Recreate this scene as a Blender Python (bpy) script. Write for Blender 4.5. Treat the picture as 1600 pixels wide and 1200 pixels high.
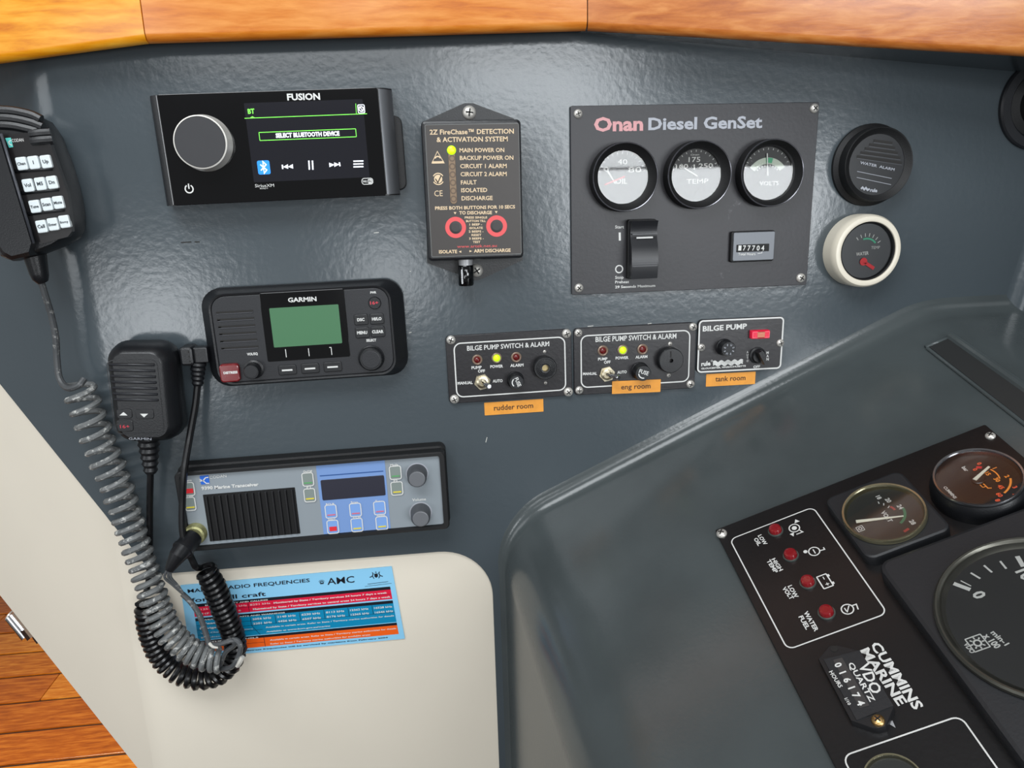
import bpy, bmesh, math, random
from mathutils import Vector, Matrix
random.seed(7)
C = bpy.context.scene.collection
for o in list(bpy.data.objects): bpy.data.objects.remove(o)

# ------------------------------------------------------------------ camera
F = 1150.0                       # focal length in pixels of the 1600 px wide frame
CR = Vector((0.99256534, -0.11865283, -0.02712125))    # camera right in world
CD = Vector((-0.05535441, -0.24161248, -0.96879270))  # camera down
CF = Vector((0.10839717, 0.96309133, -0.24638413))    # camera forward
ZC = 1.45
CAM = Vector((0, -0.641, ZC))
cd = bpy.data.cameras.new('camera'); cam = bpy.data.objects.new('camera', cd); C.objects.link(cam)
cd.sensor_fit = 'HORIZONTAL'; cd.sensor_width = 36.0; cd.lens = 36.0*F/1600; cd.clip_start = 0.01
U_, B_ = -CD, -CF
cam.matrix_world = Matrix(((CR.x, U_.x, B_.x, CAM.x), (CR.y, U_.y, B_.y, CAM.y), (CR.z, U_.z, B_.z, CAM.z), (0, 0, 0, 1)))
bpy.context.scene.camera = cam
vs = bpy.context.scene.view_settings
vs.view_transform = 'Standard'; vs.look = 'None'; vs.gamma = 1; vs.use_curve_mapping = False; vs.exposure = 0.0

# ------------------------------------------------------------------ world, the cabin's windows and added fill lamps
w = bpy.data.worlds.new('world'); bpy.context.scene.world = w; w.use_nodes = True
bg = w.node_tree.nodes['Background']; bg.inputs[0].default_value = (0.86, 0.88, 0.88, 1); bg.inputs[1].default_value = 0.24

def area_light(name, loc, target, sx, sy, power, col=(0.93, 0.97, 1.0)):
    l = bpy.data.lights.new(name, 'AREA'); l.shape = 'RECTANGLE'; l.size = sx; l.size_y = sy; l.energy = power; l.color = col
    o = bpy.data.objects.new(name, l); C.objects.link(o); o.location = loc
    o.rotation_euler = (Vector(target)-Vector(loc)).to_track_quat('-Z', 'Y').to_euler()
    return o
# windows and door of the wheelhouse behind the photographer, and an added fill lamp overhead
def back_window(name, x0, x1, z0, z1, radiance, y=-2.6):
    area_light(name, ((x0+x1)/2, y, ZC+(z0+z1)/2), ((x0+x1)/2, 0, ZC+(z0+z1)/2), x1-x0, z1-z0, radiance*math.pi*(x1-x0)*(z1-z0))
back_window('side_window_light', 0.66, 1.95, -0.32, 0.10, 14)
back_window('side_window_light', 0.60, 0.97, 0.11, 0.29, 12)
back_window('upper_window_light', -0.95, 0.02, 0.52, 0.74, 7)
back_window('upper_window_light', 0.10, 0.86, 0.30, 0.66, 11)
back_window('door_pane_light', -1.24, -0.92, -0.72, -0.27, 11)
back_window('door_pane_light', -1.42, -1.28, -0.72, -0.27, 9)
back_window('door_pane_light', -0.28, -0.02, -0.46, -0.18, 11)
area_light('overhead_fill', (-0.35, -1.0, ZC+1.05), (-0.05, 0, ZC-0.1), 1.2, 0.6, 20)  # added overhead fill for soft light, also catches the cove
area_light('windscreen_light', (2.3, -0.9, ZC+0.85), (0.2, -0.1, ZC-0.2), 1.2, 0.5, 3)
area_light('floor_fill', (-1.1, 1.1, 1.25), (-0.9, 0.7, 0), 0.5, 0.5, 16, (1.0, .9, .75))  # added lamp out of view, there to brighten the teak floor
area_light('door_light', (-2.2, -1.4, ZC+0.3), (-0.4, 0, ZC-0.5), 0.9, 1.4, 10)

# ------------------------------------------------------------------ planes and pixels
def ray(px, py): return CR*(px-800)+CD*(py-600)+CF*F
class Plane:
    def __init__(s, o, n): s.o = Vector(o); s.n = Vector(n).normalized()
    def at(s, px, py, h=0.0):
        d = ray(px, py); t = ((s.o+s.n*h)-CAM).dot(s.n)/d.dot(s.n)
        return CAM+d*t
WALL = Plane((0, 0, ZC), (0, -1, 0))
LA, LB = WALL.at(760, 838), WALL.at(1440, 490)
LD = (LB-LA).normalized()                                    # direction in which the dash climbs along the wall
_o = Vector((0, -1, 0)); _t = LD.cross(_o)
if _t.z > 0: _t = -_t
DD = (_o*math.cos(math.radians(15))+_t*math.sin(math.radians(15))).normalized()   # out of the wall, in the dash face
DN = LD.cross(DD).normalized()
if DN.z < 0: DN = -DN
DASH = Plane(LA, DN)
def crop(x0, y0, s): return lambda x, y: (x0+x*s, y0+y*s)
kA = crop(220, 120, .275); kB = crop(630, 150, .26667); kC = crop(870, 140, .27494); kD = crop(280, 420, .25)
kE = crop(0, 150, .275); kF = crop(680, 480, .175); kG = crop(890, 480, .21875); kH = crop(250, 680, .29375)
kI = crop(1280, 80, .32487); kJ = crop(270, 860, .2375); kK = crop(100, 500, .33333); kL = crop(180, 820, .23324)
kM = crop(1100, 780, .21666); kN = crop(1270, 660, .20625); kO = crop(1220, 960, .2375); kP = crop(0, 880, .26667)
kS = crop(1420, 800, .33333); kV = crop(1420, 480, .1833)

# ------------------------------------------------------------------ materials
MATS = {}
def mat(name, col, rough=.5, metal=0.0, emit=0.0, bump=0.0, bscale=200.0, var=0.0, vscale=30.0, coat=0.0, spec=.5, detail=3.0):
    if name in MATS: return MATS[name]
    m = bpy.data.materials.new(name); m.use_nodes = True; nt = m.node_tree; p = nt.nodes['Principled BSDF']
    c = (*[((v/255)/12.92 if v/255 <= .04045 else ((v/255+.055)/1.055)**2.4) for v in col], 1)
    p.inputs['Base Color'].default_value = c; p.inputs['Roughness'].default_value = rough; p.inputs['Metallic'].default_value = metal
    p.inputs['Specular IOR Level'].default_value = spec
    if coat: p.inputs['Coat Weight'].default_value = coat; p.inputs['Coat Roughness'].default_value = .05
    if emit: m.cycles.emission_sampling = 'NONE'; p.inputs['Emission Color'].default_value = c; p.inputs['Emission Strength'].default_value = emit
    tc = nt.nodes.new('ShaderNodeTexCoord')
    if var:
        n = nt.nodes.new('ShaderNodeTexNoise'); n.inputs['Scale'].default_value = vscale; n.inputs['Detail'].default_value = 6
        nt.links.new(tc.outputs['Object'], n.inputs['Vector'])
        r = nt.nodes.new('ShaderNodeMapRange'); r.inputs[1].default_value = .3; r.inputs[2].default_value = .7
        r.inputs[3].default_value = 1-var; r.inputs[4].default_value = 1+var
        nt.links.new(n.outputs['Fac'], r.inputs[0])
        mx = nt.nodes.new('ShaderNodeVectorMath'); mx.operation = 'SCALE'; mx.inputs[0].default_value = c[:3]
        nt.links.new(r.outputs[0], mx.inputs['Scale']); nt.links.new(mx.outputs[0], p.inputs['Base Color'])
    if bump:
        n = nt.nodes.new('ShaderNodeTexNoise'); n.inputs['Scale'].default_value = bscale; n.inputs['Detail'].default_value = detail
        nt.links.new(tc.outputs['Object'], n.inputs['Vector'])
        b = nt.nodes.new('ShaderNodeBump'); b.inputs['Strength'].default_value = bump; b.inputs['Distance'].default_value = .001
        nt.links.new(n.outputs['Fac'], b.inputs['Height']); nt.links.new(b.outputs[0], p.inputs['Normal'])
    MATS[name] = m; return m

def worn(name, col, speck, lo, rough, scale, bump=.1, stretch=(1, 1, 1)):
    """base colour with small lighter scuffs of their own shape"""
    m = mat(name, col, rough, bump=bump, bscale=300, var=.12, vscale=14); nt = m.node_tree; p = nt.nodes['Principled BSDF']
    src = p.inputs['Base Color'].links[0].from_socket
    tc = nt.nodes.new('ShaderNodeTexCoord'); mp = nt.nodes.new('ShaderNodeMapping'); mp.inputs['Scale'].default_value = stretch
    nt.links.new(tc.outputs['Object'], mp.inputs[0])
    n = nt.nodes.new('ShaderNodeTexNoise'); n.inputs['Scale'].default_value = scale; n.inputs['Detail'].default_value = 8; n.inputs['Roughness'].default_value = .7
    nt.links.new(mp.outputs[0], n.inputs['Vector'])
    r = nt.nodes.new('ShaderNodeMapRange'); r.inputs[1].default_value = lo; r.inputs[2].default_value = lo+.08
    nt.links.new(n.outputs['Fac'], r.inputs[0])
    mx = nt.nodes.new('ShaderNodeMix'); mx.data_type = 'RGBA'
    nt.links.new(r.outputs[0], mx.inputs[0]); nt.links.new(src, mx.inputs[6])
    mx.inputs[7].default_value = (*[(v/255)**2.2 for v in speck], 1)
    nt.links.new(mx.outputs[2], p.inputs['Base Color']); return m

GEL = mat('grey_gelcoat', (70, 78, 83), .19, bump=.14, bscale=170, var=.04, vscale=9, detail=2.5, spec=.6)
DASHG = worn('dash_gelcoat', (70, 76, 77), (110, 113, 110), .75, .2, 26, bump=.1)
WHITE = mat('white_gelcoat', (226, 217, 201), .38, bump=.05, bscale=120, var=.03, vscale=6)
BLK = mat('black_plastic', (20, 21, 24), .38, bump=.12, bscale=900)
BLKG = mat('gloss_black', (6, 6, 8), .06, spec=.6)
BLKM = mat('matt_black', (10, 10, 12), .6, bump=.2, bscale=1200)
CHAR = mat('charcoal_plastic', (31, 32, 36), .42, bump=.15, bscale=1400)
CHAR2 = mat('dark_rubber', (30, 31, 34), .5, bump=.1, bscale=600)
PLATE = worn('anodised_panel', (37, 36, 40), (92, 90, 94), .64, .42, 40)
PANEL = worn('engraved_black_panel', (30, 28, 31), (70, 66, 68), .74, .34, 60)
ENG = worn('engine_black_panel', (22, 21, 22), (75, 73, 72), .72, .30, 90)
WPR = mat('white_print', (215, 215, 212), .5)
WPR2 = mat('grey_print', (165, 168, 176), .5)
PINK = mat('faded_red_print', (206, 150, 152), .5)
GOLD = mat('gold_print', (222, 196, 160), .5)
REDP = mat('red_print', (226, 84, 86), .5)
CHROME = mat('chrome', (205, 205, 208), .18, 1.0)
STEEL = mat('screw_steel', (214, 210, 203), .32, .55)
BRASS = mat('brass', (222, 182, 120), .35, 1.0)
NICK = mat('nickel', (205, 195, 170), .28, 1.0)
SILV = mat('silver_plastic', (176, 176, 178), .35, .3)
SLOT = mat('screw_recess', (20, 18, 16), .6)

def glassmat():
    m = bpy.data.materials.new('gauge_glass'); m.use_nodes = True; nt = m.node_tree; nt.nodes.clear()
    out = nt.nodes.new('ShaderNodeOutputMaterial'); t = nt.nodes.new('ShaderNodeBsdfTransparent'); g = nt.nodes.new('ShaderNodeBsdfGlossy')
    g.inputs['Roughness'].default_value = .03; t.inputs[0].default_value = (.96, .96, .95, 1)
    f = nt.nodes.new('ShaderNodeFresnel'); f.inputs[0].default_value = 1.55
    a = nt.nodes.new('ShaderNodeMath'); a.operation = 'MULTIPLY_ADD'; a.inputs[1].default_value = 1.25; a.inputs[2].default_value = .0
    nt.links.new(f.outputs[0], a.inputs[0]); x = nt.nodes.new('ShaderNodeMixShader')
    nt.links.new(a.outputs[0], x.inputs[0]); nt.links.new(t.outputs[0], x.inputs[1]); nt.links.new(g.outputs[0], x.inputs[2])
    nt.links.new(x.outputs[0], out.inputs[0]); return m
GLASS = glassmat()

def wood(name, c1, c2, c3, scale=1.0, rough=.3, axis=0):
    m = bpy.data.materials.new(name); m.use_nodes = True; nt = m.node_tree; p = nt.nodes['Principled BSDF']
    tc = nt.nodes.new('ShaderNodeTexCoord'); mp = nt.nodes.new('ShaderNodeMapping')
    sc = [150*scale]*3; sc[axis] = 22*scale; mp.inputs['Scale'].default_value = sc
    nt.links.new(tc.outputs['Object'], mp.inputs[0])
    n = nt.nodes.new('ShaderNodeTexNoise'); n.inputs['Scale'].default_value = 1.0; n.inputs['Detail'].default_value = 7; n.inputs['Distortion'].default_value = .25; n.inputs['Roughness'].default_value = .6
    nt.links.new(mp.outputs[0], n.inputs['Vector'])
    cr = nt.nodes.new('ShaderNodeValToRGB'); e = cr.color_ramp.elements
    L = lambda c: (*[(v/255)**2.2 for v in c], 1)
    e[0].position = .30; e[0].color = L(c1); e[1].position = .68; e[1].color = L(c3); q = e.new(.48); q.color = L(c2)
    nt.links.new(n.outputs['Fac'], cr.inputs[0]); nt.links.new(cr.outputs[0], p.inputs['Base Color'])
    b = nt.nodes.new('ShaderNodeBump'); b.inputs['Strength'].default_value = .15; b.inputs['Distance'].default_value = .001
    nt.links.new(n.outputs['Fac'], b.inputs['Height']); nt.links.new(b.outputs[0], p.inputs['Normal'])
    p.inputs['Roughness'].default_value = rough; p.inputs['Coat Weight'].default_value = .2; p.inputs['Coat Roughness'].default_value = .15
    return m

# ------------------------------------------------------------------ mesh builder
class MB:
    def __init__(s, *mats): s.v = []; s.f = []; s.mi = []; s.cur = 0; s.mats = mats; s.T = None
    def addv(s, p):
        p = Vector(p); s.v.append(s.T @ p if s.T else p); return len(s.v)-1
    def face(s, ids): s.f.append(list(ids)); s.mi.append(s.cur)
    def loft(s, rings, cap0=True, cap1=True, closed=True):
        R = [[s.addv(p) for p in r] for r in rings]; n = len(R[0])
        for a, b in zip(R, R[1:]):
            for i in range(n if closed else n-1):
                j = (i+1) % n; s.face((a[i], a[j], b[j], b[i]))
        if cap0: s.face(R[0][::-1])
        if cap1: s.face(R[-1])
        return s
    def rrect(s, x0, y0, x1, y1, r, z0, z1, b=0.0, seg=5, cap0=True, cap1=True):
        def ring(i, z):
            rr = max(r-i, .00002); pts = []
            for cx, cy, a in ((x1-r, y1-r, 0), (x0+r, y1-r, 90), (x0+r, y0+r, 180), (x1-r, y0+r, 270)):
                for k in range(seg+1):
                    t = math.radians(a+90*k/seg); pts.append((cx+rr*math.cos(t), cy+rr*math.sin(t), z))
            return pts
        def ring2(i, z):      # inset larger than r keeps shape
            if i < r: return ring(i, z)
            return [(min(max(p[0], x0+i), x1-i), min(max(p[1], y0+i), y1-i), z) for p in ring(0, z)]
        if x1 < x0: x0, x1 = x1, x0
        if y1 < y0: y0, y1 = y1, y0
        r = min(r, (x1-x0)/2-1e-6, (y1-y0)/2-1e-6)
        rs = [ring(0, z0)]
        if b: rs += [ring(0, z1-b), ring2(b*.3, z1-b*.3), ring2(b, z1)]
        else: rs += [ring(0, z1)]
        return s.loft(rs, cap0, cap1)
    def lathe(s, cx, cy, prof, seg=40, cap0=False, cap1=True):
        return s.loft([[(cx+r*math.cos(2*math.pi*i/seg), cy+r*math.sin(2*math.pi*i/seg), z) for i in range(seg)] for r, z in prof], cap0, cap1)
    def disc(s, cx, cy, r, z, seg=40): s.face([s.addv((cx+r*math.cos(2*math.pi*i/seg), cy+r*math.sin(2*math.pi*i/seg), z)) for i in range(seg)]); return s
    def ringf(s, cx, cy, r0, r1, z, a0=0, a1=360, seg=36):
        full = abs(a1-a0) >= 360; n = seg
        A = []; B = []
        for i in range(n if full else n+1):
            t = math.radians(a0+(a1-a0)*i/n)
            A.append(s.addv((cx+r0*math.cos(t), cy+r0*math.sin(t), z))); B.append(s.addv((cx+r1*math.cos(t), cy+r1*math.sin(t), z)))
        m = len(A)
        for i in range(m if full else m-1): j = (i+1) % m; s.face((A[i], B[i], B[j], A[j]))
        return s
    def poly(s, pts, z): s.face([s.addv((p[0], p[1], z)) for p in pts]); return s
    def prism(s, pts, z0, z1): return s.loft([[(p[0], p[1], z0) for p in pts], [(p[0], p[1], z1) for p in pts]])
    def ribbon(s, pts, wd, z, closed=False):
        n = len(pts); L = []; Rr = []
        for i in range(n):
            a = Vector(pts[(i-1) % n] if (closed or i) else pts[i]); b = Vector(pts[(i+1) % n] if (closed or i < n-1) else pts[i]); p = Vector(pts[i])
            d1 = (p-a); d2 = (b-p)
            d1 = d1.normalized() if d1.length > 1e-9 else d2.normalized(); d2 = d2.normalized() if d2.length > 1e-9 else d1
            t = (d1+d2).normalized() if (d1+d2).length > 1e-6 else d1
            nn = Vector((-t.y, t.x)); k = 1/max(.5, nn.dot(Vector((-d1.y, d1.x))))
            L.append(s.addv((p.x+nn.x*wd/2*k, p.y+nn.y*wd/2*k, z))); Rr.append(s.addv((p.x-nn.x*wd/2*k, p.y-nn.y*wd/2*k, z)))
        for i in range(n if closed else n-1): j = (i+1) % n; s.face((Rr[i], Rr[j], L[j], L[i]))
        return s
    def rrline(s, x0, y0, x1, y1, r, wd, z, seg=6):
        pts = []
        for cx, cy, a in ((x1-r, y1-r, 0), (x0+r, y1-r, 90), (x0+r, y0+r, 180), (x1-r, y0+r, 270)):
            for k in range(seg+1):
                t = math.radians(a+90*k/seg); pts.append((cx+r*math.cos(t), cy+r*math.sin(t)))
        return s.ribbon(pts, wd, z, True)
    def tube(s, pts, r, seg=8, cap=True):
        P = [Vector(p) for p in pts]; n = len(P); rr = r if isinstance(r, (list, tuple)) else [r]*n
        t = (P[1]-P[0]).normalized(); u = t.orthogonal().normalized(); rings = []
        for i in range(n):
            t2 = (P[min(i+1, n-1)]-P[max(i-1, 0)]).normalized()
            u = (u-t2*u.dot(t2)).normalized(); v = t2.cross(u)
            rings.append([P[i]+(u*math.cos(2*math.pi*k/seg)+v*math.sin(2*math.pi*k/seg))*rr[i] for k in range(seg)])
        return s.loft(rings, cap, cap)
    def cyl(s, a, b, r0, r1=None, seg=20): return s.tube([a, b], [r0, r0 if r1 is None else r1], seg)
    def sphere(s, c, r, seg=12):
        rings = []
        for i in range(1, seg):
            a = math.pi*i/seg; rings.append([(c[0]+r*math.sin(a)*math.cos(2*math.pi*k/seg), c[1]+r*math.sin(a)*math.sin(2*math.pi*k/seg), c[2]-r*math.cos(a)) for k in range(seg)])
        return s.loft(rings)
    def build(s, name, parent=None, smooth=35, world=None):
        me = bpy.data.meshes.new(name); me.from_pydata([tuple(v) for v in s.v], [], s.f)
        for m in s.mats: me.materials.append(m)
        me.polygons.foreach_set('material_index', s.mi)
        bm = bmesh.new(); bm.from_mesh(me)
        if s.mats[0] is not GLASS: bmesh.ops.recalc_face_normals(bm, faces=bm.faces[:])
        bm.to_mesh(me); bm.free()
        if smooth:
            me.shade_smooth(); me.set_sharp_from_angle(angle=math.radians(smooth))
            for p_ in me.polygons:
                if len(p_.vertices) > 6: p_.use_smooth = False
        o = bpy.data.objects.new(name, me); C.objects.link(o)
        if parent: o.parent = parent
        return o
def flipcheck(o): return o

_tc = {}
def textdata(st, bold):
    k = (st, bold)
    if k in _tc: return _tc[k]
    cu = bpy.data.curves.new('t', 'FONT'); cu.body = st; cu.size = 1; cu.resolution_u = 2; cu.offset = bold; cu.fill_mode = 'FRONT'
    ob = bpy.data.objects.new('t', cu); C.objects.link(ob)
    dg = bpy.context.evaluated_depsgraph_get(); me = bpy.data.meshes.new_from_object(ob.evaluated_get(dg))
    vs_ = [v.co.copy() for v in me.vertices]; fs = [list(p.vertices) for p in me.polygons]
    bpy.data.objects.remove(ob); bpy.data.curves.remove(cu); bpy.data.meshes.remove(me)
    x0 = min(v.x for v in vs_); x1 = max(v.x for v in vs_)
    _tc[k] = (vs_, fs, x0, x1); return _tc[k]
CAP = .70

class Dev:
    """a thing mounted on a plane: local x right, y up, z out of the plane"""
    def __init__(s, name, label, cat, quad, h=0.0, plane=WALL, group=None, angle=None):
        s.plane = plane; q = [plane.at(x, y, h) for x, y in quad]
        u = ((q[1]-q[0])+(q[2]-q[3])).normalized(); n = plane.n; u = (u-n*u.dot(n)).normalized(); v = n.cross(u)
        c = (q[0]+q[1]+q[2]+q[3])/4-n*h
        s.w = ((q[1]-q[0]).length+(q[2]-q[3]).length)/2; s.hh = ((q[3]-q[0]).length+(q[2]-q[1]).length)/2
        s.M = Matrix(((u.x, v.x, n.x, c.x), (u.y, v.y, n.y, c.y), (u.z, v.z, n.z, c.z), (0, 0, 0, 1))); s.I = s.M.inverted()
        e = bpy.data.objects.new(name, None); C.objects.link(e); e.empty_display_size = .02; e.matrix_world = s.M
        e['label'] = label; e['category'] = cat
        if group: e['group'] = group
        s.e = e; s.k = lambda x, y: (x, y); s.z = h
    def L(s, x, y, h=None):
        h = s.z if h is None else h; px, py = s.k(x, y); p = s.I @ s.plane.at(px, py, h); return Vector((p.x, p.y))
    def rect(s, x0, y0, x1, y1, h=None):
        a = s.L(x0, y0, h); b = s.L(x1, y1, h); return min(a.x, b.x), min(a.y, b.y), max(a.x, b.x), max(a.y, b.y)
    def qrect(s, q, h=None):
        p = [s.L(x, y, h) for x, y in q]
        return (p[0].x+p[3].x)/2, (p[2].y+p[3].y)/2, (p[1].x+p[2].x)/2, (p[0].y+p[1].y)/2
    def rad(s, x, y, r, h=None): return ((s.L(x+r, y, h)-s.L(x-r, y, h)).length)/2
    def fit(s, pts, h=None):          # least squares circle through points
        P = [s.L(x, y, h) for x, y in pts]; n = len(P); import numpy as np
        A = np.array([[p.x, p.y, 1] for p in P]); b = np.array([p.x**2+p.y**2 for p in P]); r = np.linalg.lstsq(A, b, rcond=None)[0]
        return float(r[0]/2), float(r[1]/2), float(math.sqrt(r[2]+(r[0]/2)**2+(r[1]/2)**2))
    def text(s, mb, st, x0, y0, x1, y1, cap, z, bold=.0, h=None, mm=False):
        h = s.z if h is None else h; a = s.L(x0, y0, h); b = s.L(x1, y1, h); d = b-a; wd = d.length; d.normalize(); nn = Vector((-d.y, d.x))
        if mm: ch = cap
        else: ch = abs((s.L((x0+x1)/2, (y0+y1)/2-cap, h)-s.L((x0+x1)/2, (y0+y1)/2, h)).dot(nn))
        vs_, fs, tx0, tx1 = textdata(st, bold); sx = wd/(tx1-tx0); sy = ch/CAP
        base = len(mb.v)
        for v in vs_:
            p = a+d*((v.x-tx0)*sx)+nn*(v.y*sy); mb.addv((p.x, p.y, z))
        for f in fs: mb.face([i+base for i in f])
    def screw(s, x, y, r, z, m=None, h=None, ang=None):
        c = s.L(x, y, z if h is None else h); R = s.rad(x, y, r, z); b = MB(m or STEEL, SLOT)
        b.lathe(c.x, c.y, [(R, z), (R, z+R*.2), (R*.85, z+R*.45), (R*.55, z+R*.62), (R*.2, z+R*.7)], 20)
        b.cur = 1; a = random.uniform(0, 90) if ang is None else ang
        for k in (0, 90):
            t = math.radians(a+k); dx, dy = math.cos(t), math.sin(t); q = Vector((-dy, dx))*R*.11
            P = [(c.x-dx*R*.55, c.y-dy*R*.55), (c.x+dx*R*.55, c.y+dy*R*.55)]
            b.loft([[(P[0][0]-q.x, P[0][1]-q.y, z+R*.55), (P[0][0]+q.x, P[0][1]+q.y, z+R*.55), (P[1][0]+q.x, P[1][1]+q.y, z+R*.55), (P[1][0]-q.x, P[1][1]-q.y, z+R*.55)],
                    [(P[0][0]-q.x, P[0][1]-q.y, z+R*.74), (P[0][0]+q.x, P[0][1]+q.y, z+R*.74), (P[1][0]+q.x, P[1][1]+q.y, z+R*.74), (P[1][0]-q.x, P[1][1]-q.y, z+R*.74)]])
        return b.build('screw', s.e)
def tagt(o, label, cat, group=None):
    o['label'] = label; o['category'] = cat
    if group: o['group'] = group
def hexpts(cx, cy, r, a=0): return [(cx+r*math.cos(math.radians(a+60*i)), cy+r*math.sin(math.radians(a+60*i))) for i in range(6)]
def kind(o, k='structure'): o['kind'] = k; return o
def spline(pts, n=12):
    P = [Vector(p) for p in pts]; out = []
    P = [P[0]*2-P[1]]+P+[P[-1]*2-P[-2]]
    for i in range(1, len(P)-2):
        for k in range(n):
            t = k/n; a, b, c, d = P[i-1], P[i], P[i+1], P[i+2]
            out.append(.5*((2*b)+(c-a)*t+(2*a-5*b+4*c-d)*t*t+(3*b-a-3*c+d)*t**3))
    out.append(P[-2]); return out

# ================================================================== STRUCTURE
# the bulkhead: a flat middle, a soft vertical bend on the left and a part turned away beyond it
BEND = WALL.at(196, 750).x; RB = .05; TURN = math.radians(30)
ARC = RB*TURN
def wall_pt(s, z, off=0.0):            # s runs along the wall; off = distance in front of the surface
    if s >= BEND: return Vector((s, -off, z))
    if s > BEND-ARC:
        a = (BEND-s)/RB; return Vector((BEND-(RB+off)*math.sin(a), RB-(RB+off)*math.cos(a), z))
    q = BEND-ARC-s; c, sn = math.cos(TURN), math.sin(TURN)
    return Vector((BEND-(RB+off)*sn-q*c, RB-(RB+off)*c+q*sn, z))
LEFT = Plane(wall_pt(BEND-ARC, ZC), (-math.sin(TURN), -math.cos(TURN), 0))
LEFT.n = Vector((-math.sin(TURN), -math.cos(TURN), 0))
def sz(px, py):                         # pixel on the wall -> (s, z)
    p = WALL.at(px, py)
    if p.x >= BEND: return p.x, p.z
    p = LEFT.at(px, py); q = (Vector((BEND-RB*math.sin(TURN), RB-RB*math.cos(TURN), 0))-Vector((p.x, p.y, 0))).dot(Vector((math.cos(TURN), -math.sin(TURN), 0)))
    if q < 0: return BEND-ARC*.5, p.z
    return BEND-ARC-q, p.z
def lerp(pts, s):
    if s <= pts[0][0]: 
        (a, b), (c, d) = pts[0], pts[1]; return b+(s-a)*(d-b)/(c-a)
    for (a, b), (c, d) in zip(pts, pts[1:]):
        if s <= c: return b+(s-a)*(d-b)/(c-a)
    return pts[-1][1]
def toline(s_, q0, q1, off=0.0):          # height on the wall at s_ where it meets the line through two pixels
    lo, hi = ZC-1.4, ZC+.6
    def side(z):
        d = wall_pt(s_, z, off)-CAM; f = d.dot(CF); x = 800+F*d.dot(CR)/f; y = 600+F*d.dot(CD)/f
        return (q1[0]-q0[0])*(y-q0[1])-(q1[1]-q0[1])*(x-q0[0])
    for _ in range(40):
        m = (lo+hi)/2
        if side(m) > 0: lo = m
        else: hi = m
    return (lo+hi)/2
SL = sz(-330, 600)[0]
zT = WALL.at(250, 897).z; xr = WALL.at(775, 1060).x; rC = .050
ss = [SL+(BEND+.06-SL)*i/60 for i in range(61)]
border = [(q, max(toline(q, (0, 600), (225, 880)), zT)) for q in ss]
for k in range(0, 13):
    a = math.radians(90*k/12); border.append((xr-rC+rC*math.sin(a), zT-rC*(1-math.cos(a))))
border.sort(key=lambda p: p[0])
low = [(q, toline(q, (0, 930), (215, 1200), -.003)) for q in ss]
XR = WALL.at(1800, 400).x; ZTOP = ZC+.45
def cols(s0, s1, step=.012):
    S = {s0, s1, BEND, BEND-ARC}|{p[0] for p in border if s0 < p[0] < s1}; n = int((s1-s0)/step)
    S |= {s0+(s1-s0)*i/n for i in range(1, n)}; return sorted(x for x in S if s0 <= x <= s1)
def sheet(name, S, zlo, zhi, off, depth, mats, nz=1):
    b = MB(*mats); A = []; 
    for s_ in S:
        lo, hi = zlo(s_), zhi(s_)
        A.append([wall_pt(s_, lo, off-depth), wall_pt(s_, lo, off), wall_pt(s_, hi, off), wall_pt(s_, hi, off-depth)])
    b.loft(A); return b.build(name, None, 30)
kind(sheet('wall_side', cols(SL, xr), lambda s: lerp(border, s), lambda s: ZTOP, 0, .003, (GEL,)))
b = MB(GEL); b.loft([[Vector((x, y, z)) for y, z in ((.003, ZC-.9), (0, ZC-.9), (0, ZTOP), (.003, ZTOP))] for x in (xr, XR)])
kind(b.build('wall_side'))
low += [(BEND+.5, low[-1][1]+(low[-1][1]-low[-2][1])/(low[-1][0]-low[-2][0])*.44), (BEND+1.5, low[-1][1]-1)]
kind(sheet('wall_lower', cols(SL, xr+.01), lambda s: lerp(low, s), lambda s: (lerp(border, s) if s < xr-rC*.02 else lerp(border, xr-rC*.02))+.02, -.003, .026, (WHITE,)))

# wooden rail over the bulkhead, in three pieces
def rail(name, P, Q, dirn, c, joint, axis=0):
    # P,Q lower front edge points; profile leans back slightly
    m = wood(name+'_wood', *c)
    d = (Q-P).normalized(); n = Vector((d.y, -d.x, 0)).normalized()
    if n.y > 0: n = -n
    up = Vector((0, 0, 1)); b = MB(m)
    prof = [(-.02, .006), (-.006, .0), (-.002, .002), (0, .006), (0, .16), (-.02, .16)]
    ln = (Q-P).length
    b.loft([[P+d*t+n*a+up*z for a, z in prof] for t in (0.0004, ln-.0004)])
    o = b.build(name, None, 50); kind(o); return o
hR = .03; PR = Plane((0, -hR, ZC), (0, -1, 0))
R1 = PR.at(228, 66); R2 = PR.at(918, 46); R3 = Plane(R2, (-.13, -1, 0)).at(2000, 109)
R0 = Plane(R1, (-.05, -1, 0)).at(-520, 166)
rail('trim_1', R0, R1, None, ((204, 112, 12), (232, 148, 26), (242, 172, 56)), 1)
rail('trim_2', R1, R2, None, ((188, 96, 26), (214, 124, 40), (230, 148, 68)), 1)
rail('trim_3', R2, R3, None, ((168, 88, 32), (194, 112, 48), (214, 138, 72)), 1)
b = MB(GEL); e_ = Vector((0, 0, .0035)); b.loft([[R2+e_+Vector((0, .008, -.0)), Vector((R2.x, .004, R2.z))+e_], [R3+e_+Vector((0, .008, 0)), Vector((R3.x, .004, R3.z))+e_]], False, False, False); kind(b.build('trim_4', None, 0))

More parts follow.
